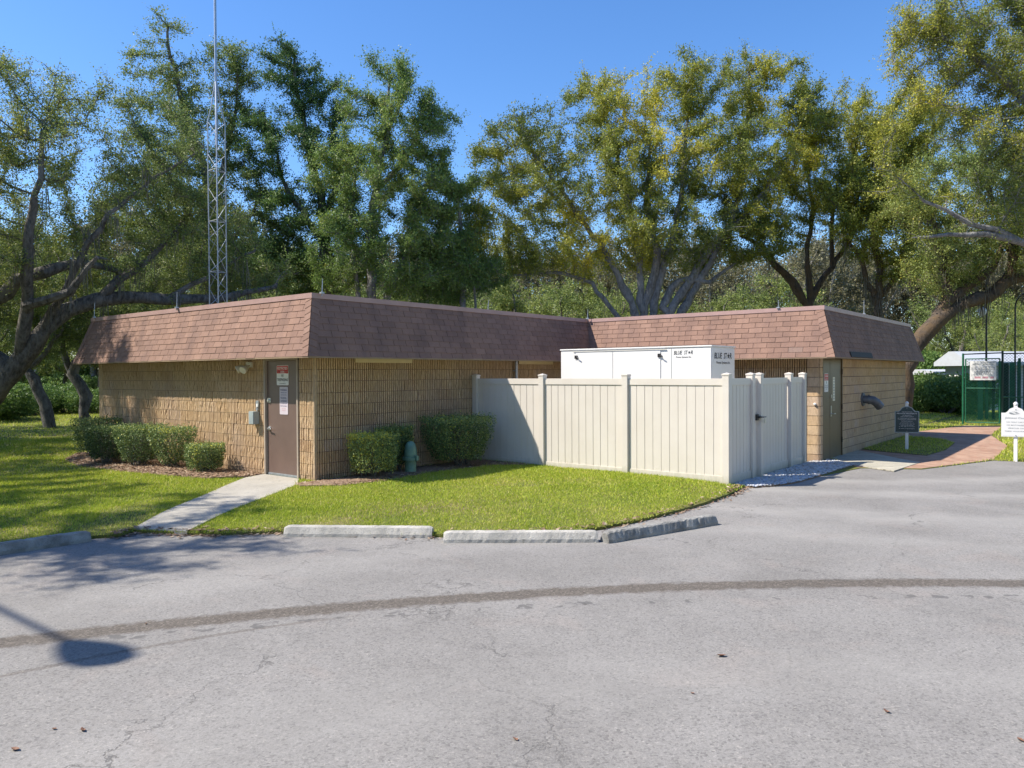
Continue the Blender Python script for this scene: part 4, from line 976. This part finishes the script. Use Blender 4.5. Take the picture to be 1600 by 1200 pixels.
def bark_mesh(name, P, par, R_, mat, parent, seed=0):
    r = np.random.default_rng(seed); n = len(P); kids = [[] for _ in range(n)]
    for i, p in enumerate(par):
        if p >= 0: kids[p].append(i)
    used = np.zeros(n, bool); mb = MB()
    starts = [0]; st = []
    stack = [(-1, 0)]
    while stack:
        pre, i = stack.pop(); ch_ = [] if pre < 0 else [pre]
        while True:
            ch_.append(i); k = kids[i]
            if not k: break
            k = sorted(k, key=lambda a: -R_[a]); stack += [(i, a) for a in k[1:]]; i = k[0]
        if len(ch_) < 2: continue
        rad = [float(R_[j]) for j in ch_]
        if pre >= 0: rad[0] = rad[1]*1.05
        big = max(rad); ns = 12 if big > .15 else 7 if big > .05 else 4 if big > .018 else 3
        pts = [P[j] for j in ch_]
        if big > .06: rad = [x*(1+.10*r.normal()) if x > .05 else x for x in rad]
        rad[-1] *= .6
        if len(ch_) == 2: mb.tube(pts, rad, ns, 0, False)
        else: mb.tube(pts, rad, ns, 0, False)
    return mb.build(name, mat, parent, True)
def leaves(name, P, par, R_, n, size, mat, parent, seed=0, spread=.24, rmax=.03, mean=.45, sd=.16, cl=.22, cs=.35, zfade=None, droop=.0):
    r = np.random.default_rng(seed+99)
    tips = np.where(R_ < rmax)[0]; tips = tips[tips > 0]
    w = np.exp(fbm(P[tips, 0]*1., P[tips, 1]+P[tips, 2]*.6, 1.1, seed)*1.1); w = w/w.sum()
    nt_ = max(1, n//14); T = r.choice(tips, nt_, p=w)
    q = par[T]; f = r.random(nt_)[:, None]; C = P[T]*f+P[q]*(1-f)
    dirs = r.normal(0, 1, (nt_, 3)); dirs[:, 2] += .1-droop; dirs /= np.linalg.norm(dirs, axis=1)[:, None]
    lt = r.uniform(.15, .58, nt_)*spread/.24
    # leaves along a twig
    k = 14; s = np.linspace(.15, 1, k)[None, :, None]
    L = C[:, None]+dirs[:, None]*lt[:, None, None]*s+np.clip(r.normal(0, .03+size*.22, (nt_, k, 3)), -.12, .12)
    L = L.reshape(-1, 3); m = len(L)
    a = dirs.repeat(k, 0)*.6+r.normal(0, .8, (m, 3)); a /= np.linalg.norm(a, axis=1)[:, None]
    b = np.cross(a, r.normal(0, 1, (m, 3))+np.array([0, 0, .8])); b /= np.linalg.norm(b, axis=1)[:, None]
    ls = size*r.uniform(.6, 1.25, m)[:, None]; wd = ls*r.uniform(.24, .36, m)[:, None]
    V = np.stack([L-a*ls*.5, L-b*wd+a*ls*.05, L+a*ls*.5, L+b*wd+a*ls*.05], 1).reshape(-1, 3)
    cn = fbm(C[:, 0]+C[:, 2]*.8, C[:, 1]-C[:, 2]*.4, cs, seed+3); cn2 = r.normal(0, .07, nt_)
    tone = np.clip((mean+cl*cn*1.6+cn2).repeat(k)+r.normal(0, sd*.6, m), 0, 1)
    o = None
    # bare twigs
    tw = r.choice(nt_, min(nt_, n//18), replace=False); D_ = dirs[tw]; A_ = C[tw]; B_ = A_+D_*lt[tw][:, None]*.9
    side = np.cross(D_, r.normal(0, 1, D_.shape)); side /= np.linalg.norm(side, axis=1)[:, None]; side *= .006
    return o, np.stack([A_-side, A_+side, B_+side*.3, B_-side*.3], 1).reshape(-1, 3), V, tone
def moss_mesh(P, par, R_, n, parent, seed, lo=.03, hi=.3):
    r = np.random.default_rng(seed); c = np.where((R_ > lo) & (R_ < hi) & (P[:, 2] > 3.5))[0]; c = c[c > 3]
    if not len(c): return
    T = r.choice(c, n); V = []
    for t in T:
        b = P[t]+r.normal(0, .12, 3); L = r.uniform(.3, 1.1)
        for k in range(7):
            p = b+r.normal(0, .06, 3); q = p+np.array([r.normal(0, .05), r.normal(0, .05), -L*r.uniform(.5, 1)]); s = r.normal(0, 1, 3); s[2] = 0; s *= .012/np.linalg.norm(s)
            V += [p-s, p+s, q+s*.4, q-s*.4]
    quads_np('hanging_moss', np.array(V), 'moss', None, parent)['kind'] = 'stuff'
def tree(name, label, limbs, blobs, natt, nleaf, lsize, lmat, bark, seed, cat='tree', group=None, moss=0, rel=True, **kw):
    kw.setdefault('spread', .26); lsize *= .92
    gk = {k: kw.pop(k) for k in ('step', 'kill', 'gap', 'up', 'wob', 'iters') if k in kw}
    base = np.array(limbs[0][0][0], float)
    P, par, R_ = grow(limbs, blobs, int(natt*2.), seed=seed, **gk); nleaf = int(nleaf*(1.55 if label[:4] not in ('thin', 'dark', 'shad') else 1.25)); lsize *= (.93 if label[:4] not in ('thin', 'dark', 'shad') else 1)
    o = empty(name, tuple(base)); tag(o, label, cat, group)
    P = P-base; 
    fl_ = R_.copy()
    t_ = bark_mesh('trunk', P, par, R_, bark, o, seed)
    _, tw, V, tone = leaves('crown', P, par, R_, nleaf, lsize, lmat, o, seed, **kw)
    c_ = quads_np('crown', np.vstack([V, tw]), [lmat, bark], np.concatenate([tone, np.full(len(tw)//4, .5)]), o)
    c_.data.polygons.foreach_set('material_index', np.r_[np.zeros(len(V)//4, np.int32), np.ones(len(tw)//4, np.int32)])
    if moss: moss_mesh(P, par, R_, moss, o, seed)
    return o
def pix(path, d):
    """limb drawn as photo pixels (u, v[, extra depth]) at distance d"""
    return [tuple(at(p[0], p[1], d+(p[2] if len(p) > 2 else 0))) for p in path]
def gpt(u, d):
    q = at(u, 580, d); return (q[0], q[1], -.12)
def bl_(L, d):
    """crown masses: (u, v, depth offset, ru, rv in pixels, half depth in metres)"""
    return [(tuple(at(u, v, d+dd)), (ru/FPX*d, rd, rv/FPX*d)) for (u, v, dd, ru, rv, rd) in L]
def ptree(label, u0, d, limbs, blobs, **kw):
    L = [([gpt(u0, d)]+pix(limbs[0][0], d), limbs[0][1], limbs[0][2])]+[(pix(p, d), a, b) for p, a, b in limbs[1:]]
    return tree(kw.pop('name', 'oak_tree'), label, L, bl_(blobs, d), **kw)
GT = 'large trees around the building'
ptree('spreading live oak at far left with thick leaning trunk and long low limb', -75, 19.,
    [([(-40, 655), (0, 600), (32, 560), (72, 515), (108, 482, .3), (150, 468, .5), (190, 464, .8), (260, 467, 1.3), (340, 468, 1.8), (430, 446, 2.4)], .33, .06),
     ([(28, 568), (36, 520, -.3), (42, 460, -.6), (46, 380, -1.), (60, 280, -1.2), (70, 200, -1.)], .16, .04),
     ([(-60, 520), (-20, 478), (30, 440), (70, 424), (125, 412, .5), (190, 422, 1.)], .24, .06),
     ([(58, 530), (96, 462, -.2), (130, 400, -.4), (170, 340, -.5), (240, 280, 0), (320, 230, .5)], .10, .02),
     ([(20, 486, -.5), (70, 466, -.6), (110, 455, -.6), (150, 400, -.8)], .13, .05),
     ([(150, 468, .5), (190, 440, .6), (240, 400, 1.), (290, 340, 1.4)], .12, .03),
     ([(260, 467, 1.3), (330, 430, 1.6), (400, 390, 2.)], .09, .03)],
    [(40, 180, 0, 110, 90, 3.), (150, 260, .5, 130, 90, 3.5), (190, 170, 1., 55, 55, 2.5), (60, 320, 0, 110, 90, 3.), (250, 340, 1.5, 110, 90, 3.), (140, 420, 1., 140, 50, 3.), (330, 400, 2.2, 90, 60, 2.5), (-60, 350, 0, 90, 160, 3), (100, 130, 0, 60, 40, 2), (400, 430, 2.5, 60, 30, 2)],
    natt=2600, nleaf=105000, lsize=.062, lmat='leafA', bark='barkA', seed=11, moss=60, gap=.35, mean=.42)
ptree('slim dark leaning tree on the left beyond the shaded lawn', 78, 27.,
    [([(72, 650), (62, 610), (42, 575), (32, 540), (40, 480), (70, 430)], .2, .07), ([(45, 580), (70, 550), (100, 510)], .08, .04)],
    [(60, 470, 0, 90, 60, 3), (20, 400, 1, 80, 60, 3), (110, 520, 1, 60, 40, 2)], natt=900, nleaf=42000, lsize=.075, lmat='leafA', bark='barkA', seed=12, gap=.3, mean=.4)
ptree('crooked tree with a curved trunk just left of the building corner', 136, 28.5,
    [([(134, 645), (133, 620), (124, 600), (112, 585), (118, 568), (150, 550), (210, 540)], .24, .08), ([(112, 585), (100, 550), (96, 500)], .12, .05)],
    [(110, 480, 0, 80, 60, 3), (190, 490, 1, 90, 50, 3), (250, 440, 2, 90, 60, 3)], natt=900, nleaf=42000, lsize=.075, lmat='leafA', bark='barkA', seed=13, gap=.3, mean=.5)
ptree('tall airy tree rising directly behind the radio mast', 330, 28.,
    [([(334, 500), (326, 420), (326, 340), (318, 260), (290, 180), (268, 90), (262, 40)], .30, .04), ([(326, 340), (350, 260), (368, 170), (372, 110)], .13, .03), ([(330, 420), (380, 350), (410, 300)], .12, .04), ([(326, 380), (270, 330), (240, 260)], .12, .04)],
    [(262, 60, 0, 30, 50, 1.4), (285, 150, 0, 62, 75, 2.4), (362, 110, .5, 34, 60, 1.6), (370, 200, 0, 36, 60, 2), (330, 290, 0, 85, 70, 3), (405, 320, 0, 45, 60, 2.5), (255, 330, 0, 70, 70, 3), (350, 400, 0, 90, 60, 3), (430, 400, 1, 50, 60, 2.5)],
    natt=1900, nleaf=88000, lsize=.085, lmat='leafA', bark='barkA', seed=14, gap=.4, mean=.42)
ptree('tall dark evergreen crown just left of centre behind the front corner of the roof', 514, 28.,
    [([(512, 500), (512, 430), (508, 380), (500, 300), (478, 220), (462, 130), (458, 90)], .34, .04), ([(508, 380), (450, 300), (430, 230)], .13, .04), ([(505, 340), (530, 270), (520, 200)], .12, .04), ([(512, 430), (460, 400), (430, 380)], .1, .04)],
    [(458, 110, 0, 42, 50, 1.8), (500, 160, 0, 38, 50, 1.8), (440, 215, 0, 38, 45, 2), (500, 250, 0, 60, 55, 2.5), (440, 270, 0, 28, 30, 1.5), (495, 340, 0, 50, 55, 2.5), (450, 420, 0, 60, 50, 2.5), (540, 400, 0, 40, 60, 2.5)],
    natt=1600, nleaf=80000, lsize=.085, lmat='leafB', bark='barkA', seed=15, gap=.35, mean=.36)
ptree('tall green tree with several pale stems behind the middle of the long roof', 585, 26.5,
    [([(582, 500), (580, 440), (577, 380), (585, 300), (600, 220), (607, 120)], .24, .04), ([(586, 640), (560, 470), (552, 400), (548, 330), (560, 250)], .15, .04), ([(590, 640), (604, 480), (620, 430), (645, 370), (660, 300)], .16, .04), ([(585, 300), (640, 240), (660, 170)], .1, .03), ([(600, 220), (625, 160), (628, 110)], .08, .03)],
    [(612, 110, 0, 36, 30, 1.5), (580, 170, 0, 36, 40, 1.8), (600, 220, 0, 60, 50, 2.5), (655, 190, 0, 40, 60, 2.2), (560, 280, 0, 50, 50, 2.5), (640, 300, 0, 65, 60, 3), (590, 380, 0, 70, 60, 3), (670, 400, 0, 50, 60, 2.5), (545, 430, 0, 35, 40, 2)],
    natt=2000, nleaf=98000, lsize=.08, lmat='leafB', bark='barkL', seed=16, gap=.4, mean=.5, cl=.25)
ptree('shorter rounded green tree with a straight pale trunk right of the centre gap of sky', 724, 28.,
    [([(724, 500), (722, 440), (720, 370), (716, 300)], .17, .05), ([(722, 420), (700, 370), (690, 330)], .08, .03), ([(744, 640), (742, 480), (738, 430)], .08, .04)],
    [(708, 275, 0, 34, 36, 1.8), (705, 340, 0, 45, 50, 2.3), (690, 420, 0, 45, 50, 2.5), (745, 420, 0, 30, 50, 2.2), (670, 460, 0, 50, 30, 2)],
    natt=900, nleaf=48000, lsize=.085, lmat='leafB', bark='barkL', seed=17, gap=.3, mean=.48)
ptree('huge many-stemmed oak with yellowing leaves behind the inner roof corner', 1008, 30.,
    [([(1005, 560), (992, 490), (972, 445), (950, 400), (900, 330), (850, 260), (815, 215)], .22, .04),
     ([(1008, 600), (1003, 490), (1000, 420), (985, 330), (960, 230), (935, 150)], .2, .04),
     ([(1010, 600), (1022, 490), (1035, 420), (1060, 330), (1070, 230), (1082, 130)], .2, .04),
     ([(1012, 600), (1048, 490), (1082, 430), (1110, 390), (1160, 340), (1230, 250), (1260, 170)], .22, .04),
     ([(1014, 600), (1064, 490), (1105, 420), (1150, 320), (1165, 200), (1172, 110)], .2, .04),
     ([(1000, 560), (955, 480), (925, 445), (880, 428), (820, 428), (770, 440)], .13, .03),
     ([(1003, 490), (1020, 440), (1025, 390), (1010, 300), (1020, 200)], .18, .04),
     ([(1035, 480), (1060, 440), (1110, 440), (1150, 410)], .16, .05)],
    [(795, 260, 0, 45, 60, 2.5), (850, 220, 0, 60, 50, 3), (890, 170, 0, 30, 30, 1.5), (930, 140, 0, 28, 35, 1.5), (960, 200, 0, 70, 60, 3), (1040, 150, 0, 60, 50, 2.6), (1085, 100, 0, 26, 28, 1.4), (1130, 150, 0, 70, 50, 3), (1175, 105, 0, 26, 28, 1.4), (1240, 140, 0, 50, 50, 2.3), (1265, 190, 0, 50, 50, 2.3), (850, 320, 0, 100, 60, 4), (1000, 280, 0, 130, 70, 4), (1150, 260, 0, 120, 70, 4), (790, 380, 0, 50, 50, 3), (900, 400, 0, 90, 40, 3), (1060, 370, 0, 110, 50, 4), (1180, 370, 0, 70, 50, 3)],
    natt=5200, nleaf=230000, lsize=.088, lmat='leafC', bark='barkL', seed=18, gap=.6, mean=.46, cl=.42, cs=.6, moss=40)
ptree('oak with a forked dark trunk showing above the wing roof right of the yellowing oak', 1268, 32.,
    [([(1266, 500), (1268, 470), (1290, 430), (1325, 380), (1340, 320), (1335, 250)], .24, .05), ([(1262, 480), (1235, 440), (1212, 412), (1190, 385), (1160, 370)], .24, .06), ([(1268, 470), (1262, 400), (1270, 330), (1260, 260)], .14, .04), ([(1300, 415), (1300, 350), (1310, 280)], .1, .03)],
    [(1300, 220, 0, 60, 50, 3), (1340, 170, 0, 50, 40, 2.4), (1390, 230, 0, 60, 60, 3), (1250, 310, 0, 70, 50, 3), (1330, 320, 0, 80, 50, 3.4), (1200, 350, 0, 50, 40, 2.5), (1400, 320, 0, 50, 50, 3)],
    natt=1900, nleaf=76000, lsize=.085, lmat='leafC', bark='barkM', seed=19, gap=.4, mean=.45, moss=50)
ptree('mossy brown twisted tree rising behind the right end of the wing roof', 1372, 30.,
    [([(1372, 520), (1370, 470), (1352, 430), (1345, 400), (1325, 380)], .26, .07), ([(1372, 490), (1374, 420), (1364, 360), (1380, 300)], .18, .05), ([(1370, 470), (1400, 430), (1415, 380)], .1, .04)],
    [(1350, 370, 0, 50, 40, 2.5), (1400, 340, 0, 60, 50, 3), (1420, 410, 0, 40, 40, 2), (1370, 280, 1, 60, 50, 3), (1400, 225, 1, 60, 50, 3), (1440, 180, 1, 50, 45, 3), (1310, 300, 1, 50, 40, 3)],
    natt=1500, nleaf=68000, lsize=.085, lmat='leafC', bark='barkM', seed=20, gap=.25, mean=.45, moss=120)
ptree('big oak with a thick mossy limb arching right beyond the end of the wing', 1405, 26.,
    [([(1412, 600), (1425, 552), (1445, 522), (1475, 490), (1505, 475), (1545, 462), (1570, 440), (1583, 400), (1590, 340), (1585, 280)], .36, .09), ([(1455, 510), (1480, 472), (1520, 445), (1552, 415), (1575, 370)], .2, .06), ([(1475, 490), (1480, 440), (1470, 380), (1450, 320)], .15, .05), ([(1570, 440), (1610, 430), (1660, 400)], .18, .06), ([(1583, 400), (1555, 330), (1540, 260)], .12, .04)],
    [(1450, 310, 0, 70, 60, 3), (1530, 270, 0, 80, 60, 3.4), (1600, 280, 0, 60, 70, 3), (1490, 400, 0, 60, 40, 2.4), (1640, 380, 0, 60, 60, 3), (1440, 430, 1, 40, 40, 2), (1560, 360, 0, 60, 40, 3)],
    natt=2100, nleaf=80000, lsize=.075, lmat='leafA', bark='barkM', seed=21, gap=.38, mean=.55, moss=150)
ptree('nearby oak reaching in from the right edge with bare pale limbs and yellow tufts', 1900, 15.5,
    [([(1860, 500), (1800, 380), (1740, 280), (1660, 190), (1600, 150), (1560, 118), (1510, 82), (1468, 52)], .34, .035), ([(1800, 480), (1720, 420), (1650, 392), (1600, 376), (1560, 358), (1520, 348), (1478, 330), (1440, 318)], .17, .03), ([(1600, 376), (1540, 368), (1480, 366), (1425, 368)], .07, .02), ([(1660, 190), (1620, 110), (1600, 40), (1590, -30)], .12, .04), ([(1600, 150), (1560, 170), (1520, 190)], .05, .02)],
    [(1440, 60, 0, 55, 45, 1.5), (1490, 10, 0, 80, 40, 1.8), (1560, 50, 0, 70, 60, 2), (1500, 120, 0, 60, 40, 1.6), (1590, 130, 0, 70, 60, 2), (1450, 180, 0, 60, 50, 1.8), (1550, 220, 0, 70, 50, 2), (1400, 120, 0, 30, 40, 1.), (1370, 305, 0, 36, 14, .6), (1440, 320, 0, 30, 14, .6), (1620, 260, 0, 60, 80, 2), (1530, 300, 0, 40, 30, 1), (1640, 20, 0, 60, 60, 2)],
    natt=1600, nleaf=80000, lsize=.05, spread=.2, lmat='leafC', bark='barkL', seed=22, gap=.35, mean=.45, cl=.3, cs=.9, step=.3, kill=.5)
# ---- generic trees, copied for the woodland behind
def generic(name, label, h, w_, seed, lmat, bark, nleaf, lsize, group, low=.35, **kw):
    r = random.Random(seed)
    L = [([(0, 0, -.1), (r.uniform(-.3, .3), r.uniform(-.3, .3), h*.3), (r.uniform(-.6, .6), r.uniform(-.6, .6), h*.6), (r.uniform(-.5, .5), 0, h*.85)], h*.022, .05)]
    for k in range(4):
        a = k*1.6+r.random(); L.append(([(0, 0, h*r.uniform(.2, .4)), (w_*.3*math.cos(a), w_*.3*math.sin(a), h*.5), (w_*.42*math.cos(a), w_*.42*math.sin(a), h*.72)], h*.011, .04))
    B = [((r.uniform(-1, 1)*w_*.28, r.uniform(-1, 1)*w_*.28, h*r.uniform(low+.12, .88)), (w_*r.uniform(.2, .3), w_*r.uniform(.2, .3), h*r.uniform(.1, .18))) for k in range(9)]+[((0, 0, h*.65), (w_*.42, w_*.42, h*.28))]
    return tree(name, label, L, B, 600, nleaf, lsize, lmat, bark, seed, group=group, kill=.8, step=.42, gap=.3, spread=.45, **kw)
def clone(o, loc, rz, s, label=None, group=None):
    c = o.copy(); COL.objects.link(c); c.location = loc; c.rotation_euler = (0, 0, rz); c.scale = (s, s, s)
    if label: c['label'] = label
    if group: c['group'] = group
    for ch in o.children: k = ch.copy(); COL.objects.link(k); k.parent = c
    return c
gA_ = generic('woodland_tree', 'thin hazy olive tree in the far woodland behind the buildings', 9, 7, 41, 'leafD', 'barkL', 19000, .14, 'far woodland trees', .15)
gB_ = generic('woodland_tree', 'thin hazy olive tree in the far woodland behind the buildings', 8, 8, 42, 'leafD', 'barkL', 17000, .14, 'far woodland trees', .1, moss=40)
gC_ = generic('woodland_tree', 'dark bushy evergreen in the middle distance of the wood', 8, 7, 43, 'leafA', 'barkA', 21000, .11, 'dark trees in the middle of the wood', .12)
BASE = {id(gA_): ('thin hazy olive tree in the far wood', 'thin far trees'), id(gB_): ('broad hazy olive tree in the far wood', 'broad far trees'), id(gC_): ('dark bushy evergreen in the middle distance', 'dark middle distance trees')}
rr = random.Random(5); first = {id(gA_): 1, id(gB_): 1, id(gC_): 1}
def where(u):
    return ('past the leaning oak at the far left', 'behind the left part of the sunny roof', 'behind the long shaded roof', 'behind the sunny wing roof', 'beyond the end of the wing', 'beyond the green gate at the right')[sum(u > k for k in (120, 480, 900, 1280, 1440))]
def place(o, u, d, s, label=None, group=None):
    p = gpt(u, d); rz = rr.uniform(0, 6.28)
    if first.pop(id(o), None): o.location = p; o.rotation_euler = (0, 0, rz); o.scale = (s, s, s); c = o
    else: c = clone(o, p, rz, s)
    bl_0 = BASE[id(o)]; c['label'] = bl_0[0]+' '+where(u); c['group'] = bl_0[1]+' '+where(u)
    return c
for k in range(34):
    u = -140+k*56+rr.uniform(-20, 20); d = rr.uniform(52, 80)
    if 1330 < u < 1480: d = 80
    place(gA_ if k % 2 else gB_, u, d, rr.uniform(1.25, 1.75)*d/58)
for k in range(22):
    u = -120+k*70+rr.uniform(-20, 20); place(gC_, u, 62 if 1380 < u < 1640 else rr.uniform(38, 48), rr.uniform(.75, 1.15)*(1 if u < 1330 else .8))
for u, d, s in ((1500, 60, 1.2), (1575, 45, .7), (1560, 62, 1.1), (1640, 56, 1.), (1440, 66, .9), (1240, 46, .7), (1180, 50, .7)): place(gC_, u, d, s)
# understory bushes
def bush(label, seed, w_, h, n, size, lmat, group):
    o = empty('bush', (0, 0, 0)); tag(o, label, 'bush', group); r = np.random.default_rng(seed)
    b = np.array([(r.uniform(-.5, .5)*w_, r.uniform(-.5, .5)*w_, h*r.uniform(.3, .65)) for _ in range(9)]); k = r.integers(0, 9, n)
    x = r.normal(0, 1, (n, 3)); x /= np.linalg.norm(x, axis=1)[:, None]; x *= (r.random(n)**.3)[:, None]
    L = b[k]+x*np.array([w_*.28, w_*.28, h*.36]); L = L[L[:, 2] > 0]; m = len(L)
    a = r.normal(0, 1, (m, 3)); a /= np.linalg.norm(a, axis=1)[:, None]; q = np.cross(a, r.normal(0, 1, (m, 3))); q /= np.linalg.norm(q, axis=1)[:, None]
    s = size*r.uniform(.6, 1.3, (m, 1)); V = np.stack([L-a*s*.5, L-q*s*.3, L+a*s*.5, L+q*s*.3], 1).reshape(-1, 3)
    quads_np('foliage', V, lmat, np.clip(.4+.2*fbm(L[:, 0], L[:, 1]+L[:, 2], 1.3, seed)+r.normal(0, .14, m), 0, 1), o)
    mb = MB()
    for i in range(10): c = b[i % 9]; mb.tube([(0, 0, 0), tuple(c*.5+r.normal(0, .05, 3)), tuple(c+r.normal(0, .1, 3))], [.03, .018, .008], 5)
    mb.build('stems', 'barkA', o); return o
bs = bush('dark leafy undergrowth bush at the edge of the wood', 3, 2.4, 1.7, 9000, .10, 'leafB', 'undergrowth bushes')
first[id(bs)] = 1; BASE[id(bs)] = ('dark leafy undergrowth bush', 'undergrowth bushes')
for u, d, s in [(20, 33, 1.1), (60, 36, 1.), (-30, 31, 1.2), (105, 38, 1.1), (150, 37, .9), (40, 44, 1.1), (120, 48, 1.2), (-60, 40, 1.4), (85, 52, 1.3), (160, 55, 1.3),
                (1437, 35, .75), (1462, 34, .8), (1478, 33, 1.15), (1500, 34, 1.25), (1462, 35.5, 1.2), (1430, 38, 1.0), (1450, 36, .8), (1422, 36, .8), (1540, 42, 1.2), (1620, 42, 1.3), (1590, 44, 1.2), (1560, 43, 1.)]+[(k, 58+(k % 7), 2.3) for k in range(-90, 1700, 75)]: place(bs, u, d, s)
# shade trees left of the viewer, outside the frame, that dapple the lawn, path and asphalt
tree('oak_tree', 'shade oak standing outside the frame just left of the viewer', [([(-5.2, -12.6, -.1), (-5., -12., 2.5), (-4.4, -10.6, 4.6), (-3.4, -9.4, 5.8), (-1.6, -8.2, 6.2)], .3, .05), ([(-5., -12., 2.6), (-6.5, -10.5, 4.8), (-8., -9., 6.2)], .2, .05)],
    [((-1.2, -7.9, 6.1), (1.7, 1.4, .7)), ((-3.6, -8.9, 6.4), (2.2, 1.6, 1.)), ((-6.6, -9.4, 6.8), (2.4, 2., 1.1)), ((-8.8, -8.2, 6.8), (2., 1.6, 1.)), ((-6.1, -6.6, 6.5), (1.9, 1.2, .8)), ((-9.6, -5.8, 6.6), (2., 1.3, .8)), ((-2.7, -5.9, 6.4), (1.4, .7, .4)), ((-.5, -6.9, 6.3), (1.5, .8, .35)), ((-10.5, -3.8, 6.6), (1.5, .9, .7)), ((-9.9, -3.8, 8.6), (.8, .6, .6))], 1500, 72000, .085, 'leafA', 'barkA', 61, gap=.25)
tree('oak_tree', 'shade oak outside the frame beside the left lawn', [([(-13.5, -8.8, -.1), (-13.2, -8.4, 3.), (-12.6, -7.8, 6.), (-12, -7.5, 7.5)], .3, .06), ([(-13.2, -8.4, 3.), (-14.5, -7, 5.5), (-15.5, -6, 7)], .16, .05)],
    [((-11.4, -7.5, 7.3), (2.4, 2., 1.2)), ((-14., -6.6, 7.), (2.4, 2.2, 1.3)), ((-16.5, -5.2, 7.4), (2.4, 2.2, 1.3)), ((-12.5, -9, 6.5), (2.4, 2., 1.))], 1000, 42000, .09, 'leafA', 'barkA', 62, gap=.3)
tree('oak_tree', 'shade oak outside the frame far along the left lawn', [([(-22, -6, -.1), (-21.6, -5.6, 3.5), (-21, -5, 7.)], .3, .08), ([(-21.6, -5.6, 3.5), (-23, -3, 6.5)], .16, .05)],
    [((-20., -4.4, 7.3), (2.6, 2.2, 1.3)), ((-23., -2.6, 7.2), (2.8, 2.4, 1.4)), ((-25.5, -4.5, 7.4), (2.4, 2.2, 1.3))], 900, 38000, .1, 'leafA', 'barkA', 63, gap=.3)
# unseen trees added behind the viewer to block low sky and deepen facade shade
names = ['left', 'rear left', 'rear', 'rear right', 'right']
for k in range(19):
    th = R(184+k*12); rr_ = 25+3*(k % 3)
    clone(gC_, (6+rr_*math.cos(th), -4+rr_*math.sin(th), -.2), k*1.3, 1.75+.15*(k % 2), 'tall added tree outside the frame that blocks low sky, round the %s side of the parking lot' % names[k//4], 'added sky blocking trees round the %s side of the lot' % names[k//4])
# ------------------------------------------------------------------ clipped shrubs
def shrub(label, x, y, w_, dp, h, flare, n, seed, tone=.5, yel=0., rz=0.):
    o = empty('clipped_shrub', (x, y, -.01), rz); tag(o, label, 'shrub', 'clipped shrubs along the walls'); r = np.random.default_rng(seed)
    q = r.uniform(-1, 1, (n*2, 3)); e = 5.; f = (np.abs(q[:, :2])**2.6).sum(1)
    q = q[f < 1]; z = (q[:, 2]+1)/2; m_ = np.maximum(np.abs(q[:, 0]), np.abs(q[:, 1])); edge = np.maximum(m_, np.where(z > .5, (z-.5)*2, 0))
    keep = r.random(len(q)) < (.12+.88*edge**3.)*np.clip(.42+z*1.1, 0, 1); q = q[keep]; z = z[keep]
    cut = .16*(1+.6*fbm(q[:, 0]*2, q[:, 1]*2+z, 1.5, seed)); q = q[z > cut]; z = z[z > cut]
    s = flare+(1-flare)*np.minimum(1, (z/.75))**.8; s *= 1+.13*fbm(q[:, 0]*w_, z*h+q[:, 1]*dp, 5., seed)+.05*r.normal(0, 1, len(z))*(r.random(len(z)) < .3)
    L = np.c_[q[:, 0]*w_/2*s, q[:, 1]*dp/2*s, z*h*(1+.05*np.abs(r.normal(0, 1, len(z)))*(z > .85)*(r.random(len(z)) < .25)+.04*fbm(q[:, 0]*w_, q[:, 1]*dp, 4., seed))]; m = len(L)
    a = r.normal(0, 1, (m, 3)); a[:, 2] += .3; a /= np.linalg.norm(a, axis=1)[:, None]; b = np.cross(a, r.normal(0, 1, (m, 3))); b /= np.linalg.norm(b, axis=1)[:, None]
    ls = .034*r.uniform(.6, 1.3, (m, 1)); V = np.stack([L-a*ls*.5, L-b*ls*.3, L+a*ls*.5, L+b*ls*.3], 1).reshape(-1, 3)
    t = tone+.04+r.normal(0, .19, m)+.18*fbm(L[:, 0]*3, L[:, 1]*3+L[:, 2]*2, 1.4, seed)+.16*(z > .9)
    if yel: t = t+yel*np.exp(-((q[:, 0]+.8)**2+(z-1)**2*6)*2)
    quads_np('foliage', V, 'leafH', np.clip(t, 0, 1), o)
    mb = MB()
    for k in range(16):
        a_ = r.uniform(0, 6.28); e = np.array([math.cos(a_)*w_*.36, math.sin(a_)*dp*.36, h*r.uniform(.6, .9)]); b_ = np.array([r.normal(0, w_*.1), r.normal(0, dp*.1), -.03])
        mb.tube([tuple(b_), tuple(b_*.5+e*.35+r.normal(0, .03, 3)), tuple(e*.8+r.normal(0, .03, 3)), tuple(e)], [.014, .011, .007, .004], 5)
    mb.build('stems', 'barkA', o); return o
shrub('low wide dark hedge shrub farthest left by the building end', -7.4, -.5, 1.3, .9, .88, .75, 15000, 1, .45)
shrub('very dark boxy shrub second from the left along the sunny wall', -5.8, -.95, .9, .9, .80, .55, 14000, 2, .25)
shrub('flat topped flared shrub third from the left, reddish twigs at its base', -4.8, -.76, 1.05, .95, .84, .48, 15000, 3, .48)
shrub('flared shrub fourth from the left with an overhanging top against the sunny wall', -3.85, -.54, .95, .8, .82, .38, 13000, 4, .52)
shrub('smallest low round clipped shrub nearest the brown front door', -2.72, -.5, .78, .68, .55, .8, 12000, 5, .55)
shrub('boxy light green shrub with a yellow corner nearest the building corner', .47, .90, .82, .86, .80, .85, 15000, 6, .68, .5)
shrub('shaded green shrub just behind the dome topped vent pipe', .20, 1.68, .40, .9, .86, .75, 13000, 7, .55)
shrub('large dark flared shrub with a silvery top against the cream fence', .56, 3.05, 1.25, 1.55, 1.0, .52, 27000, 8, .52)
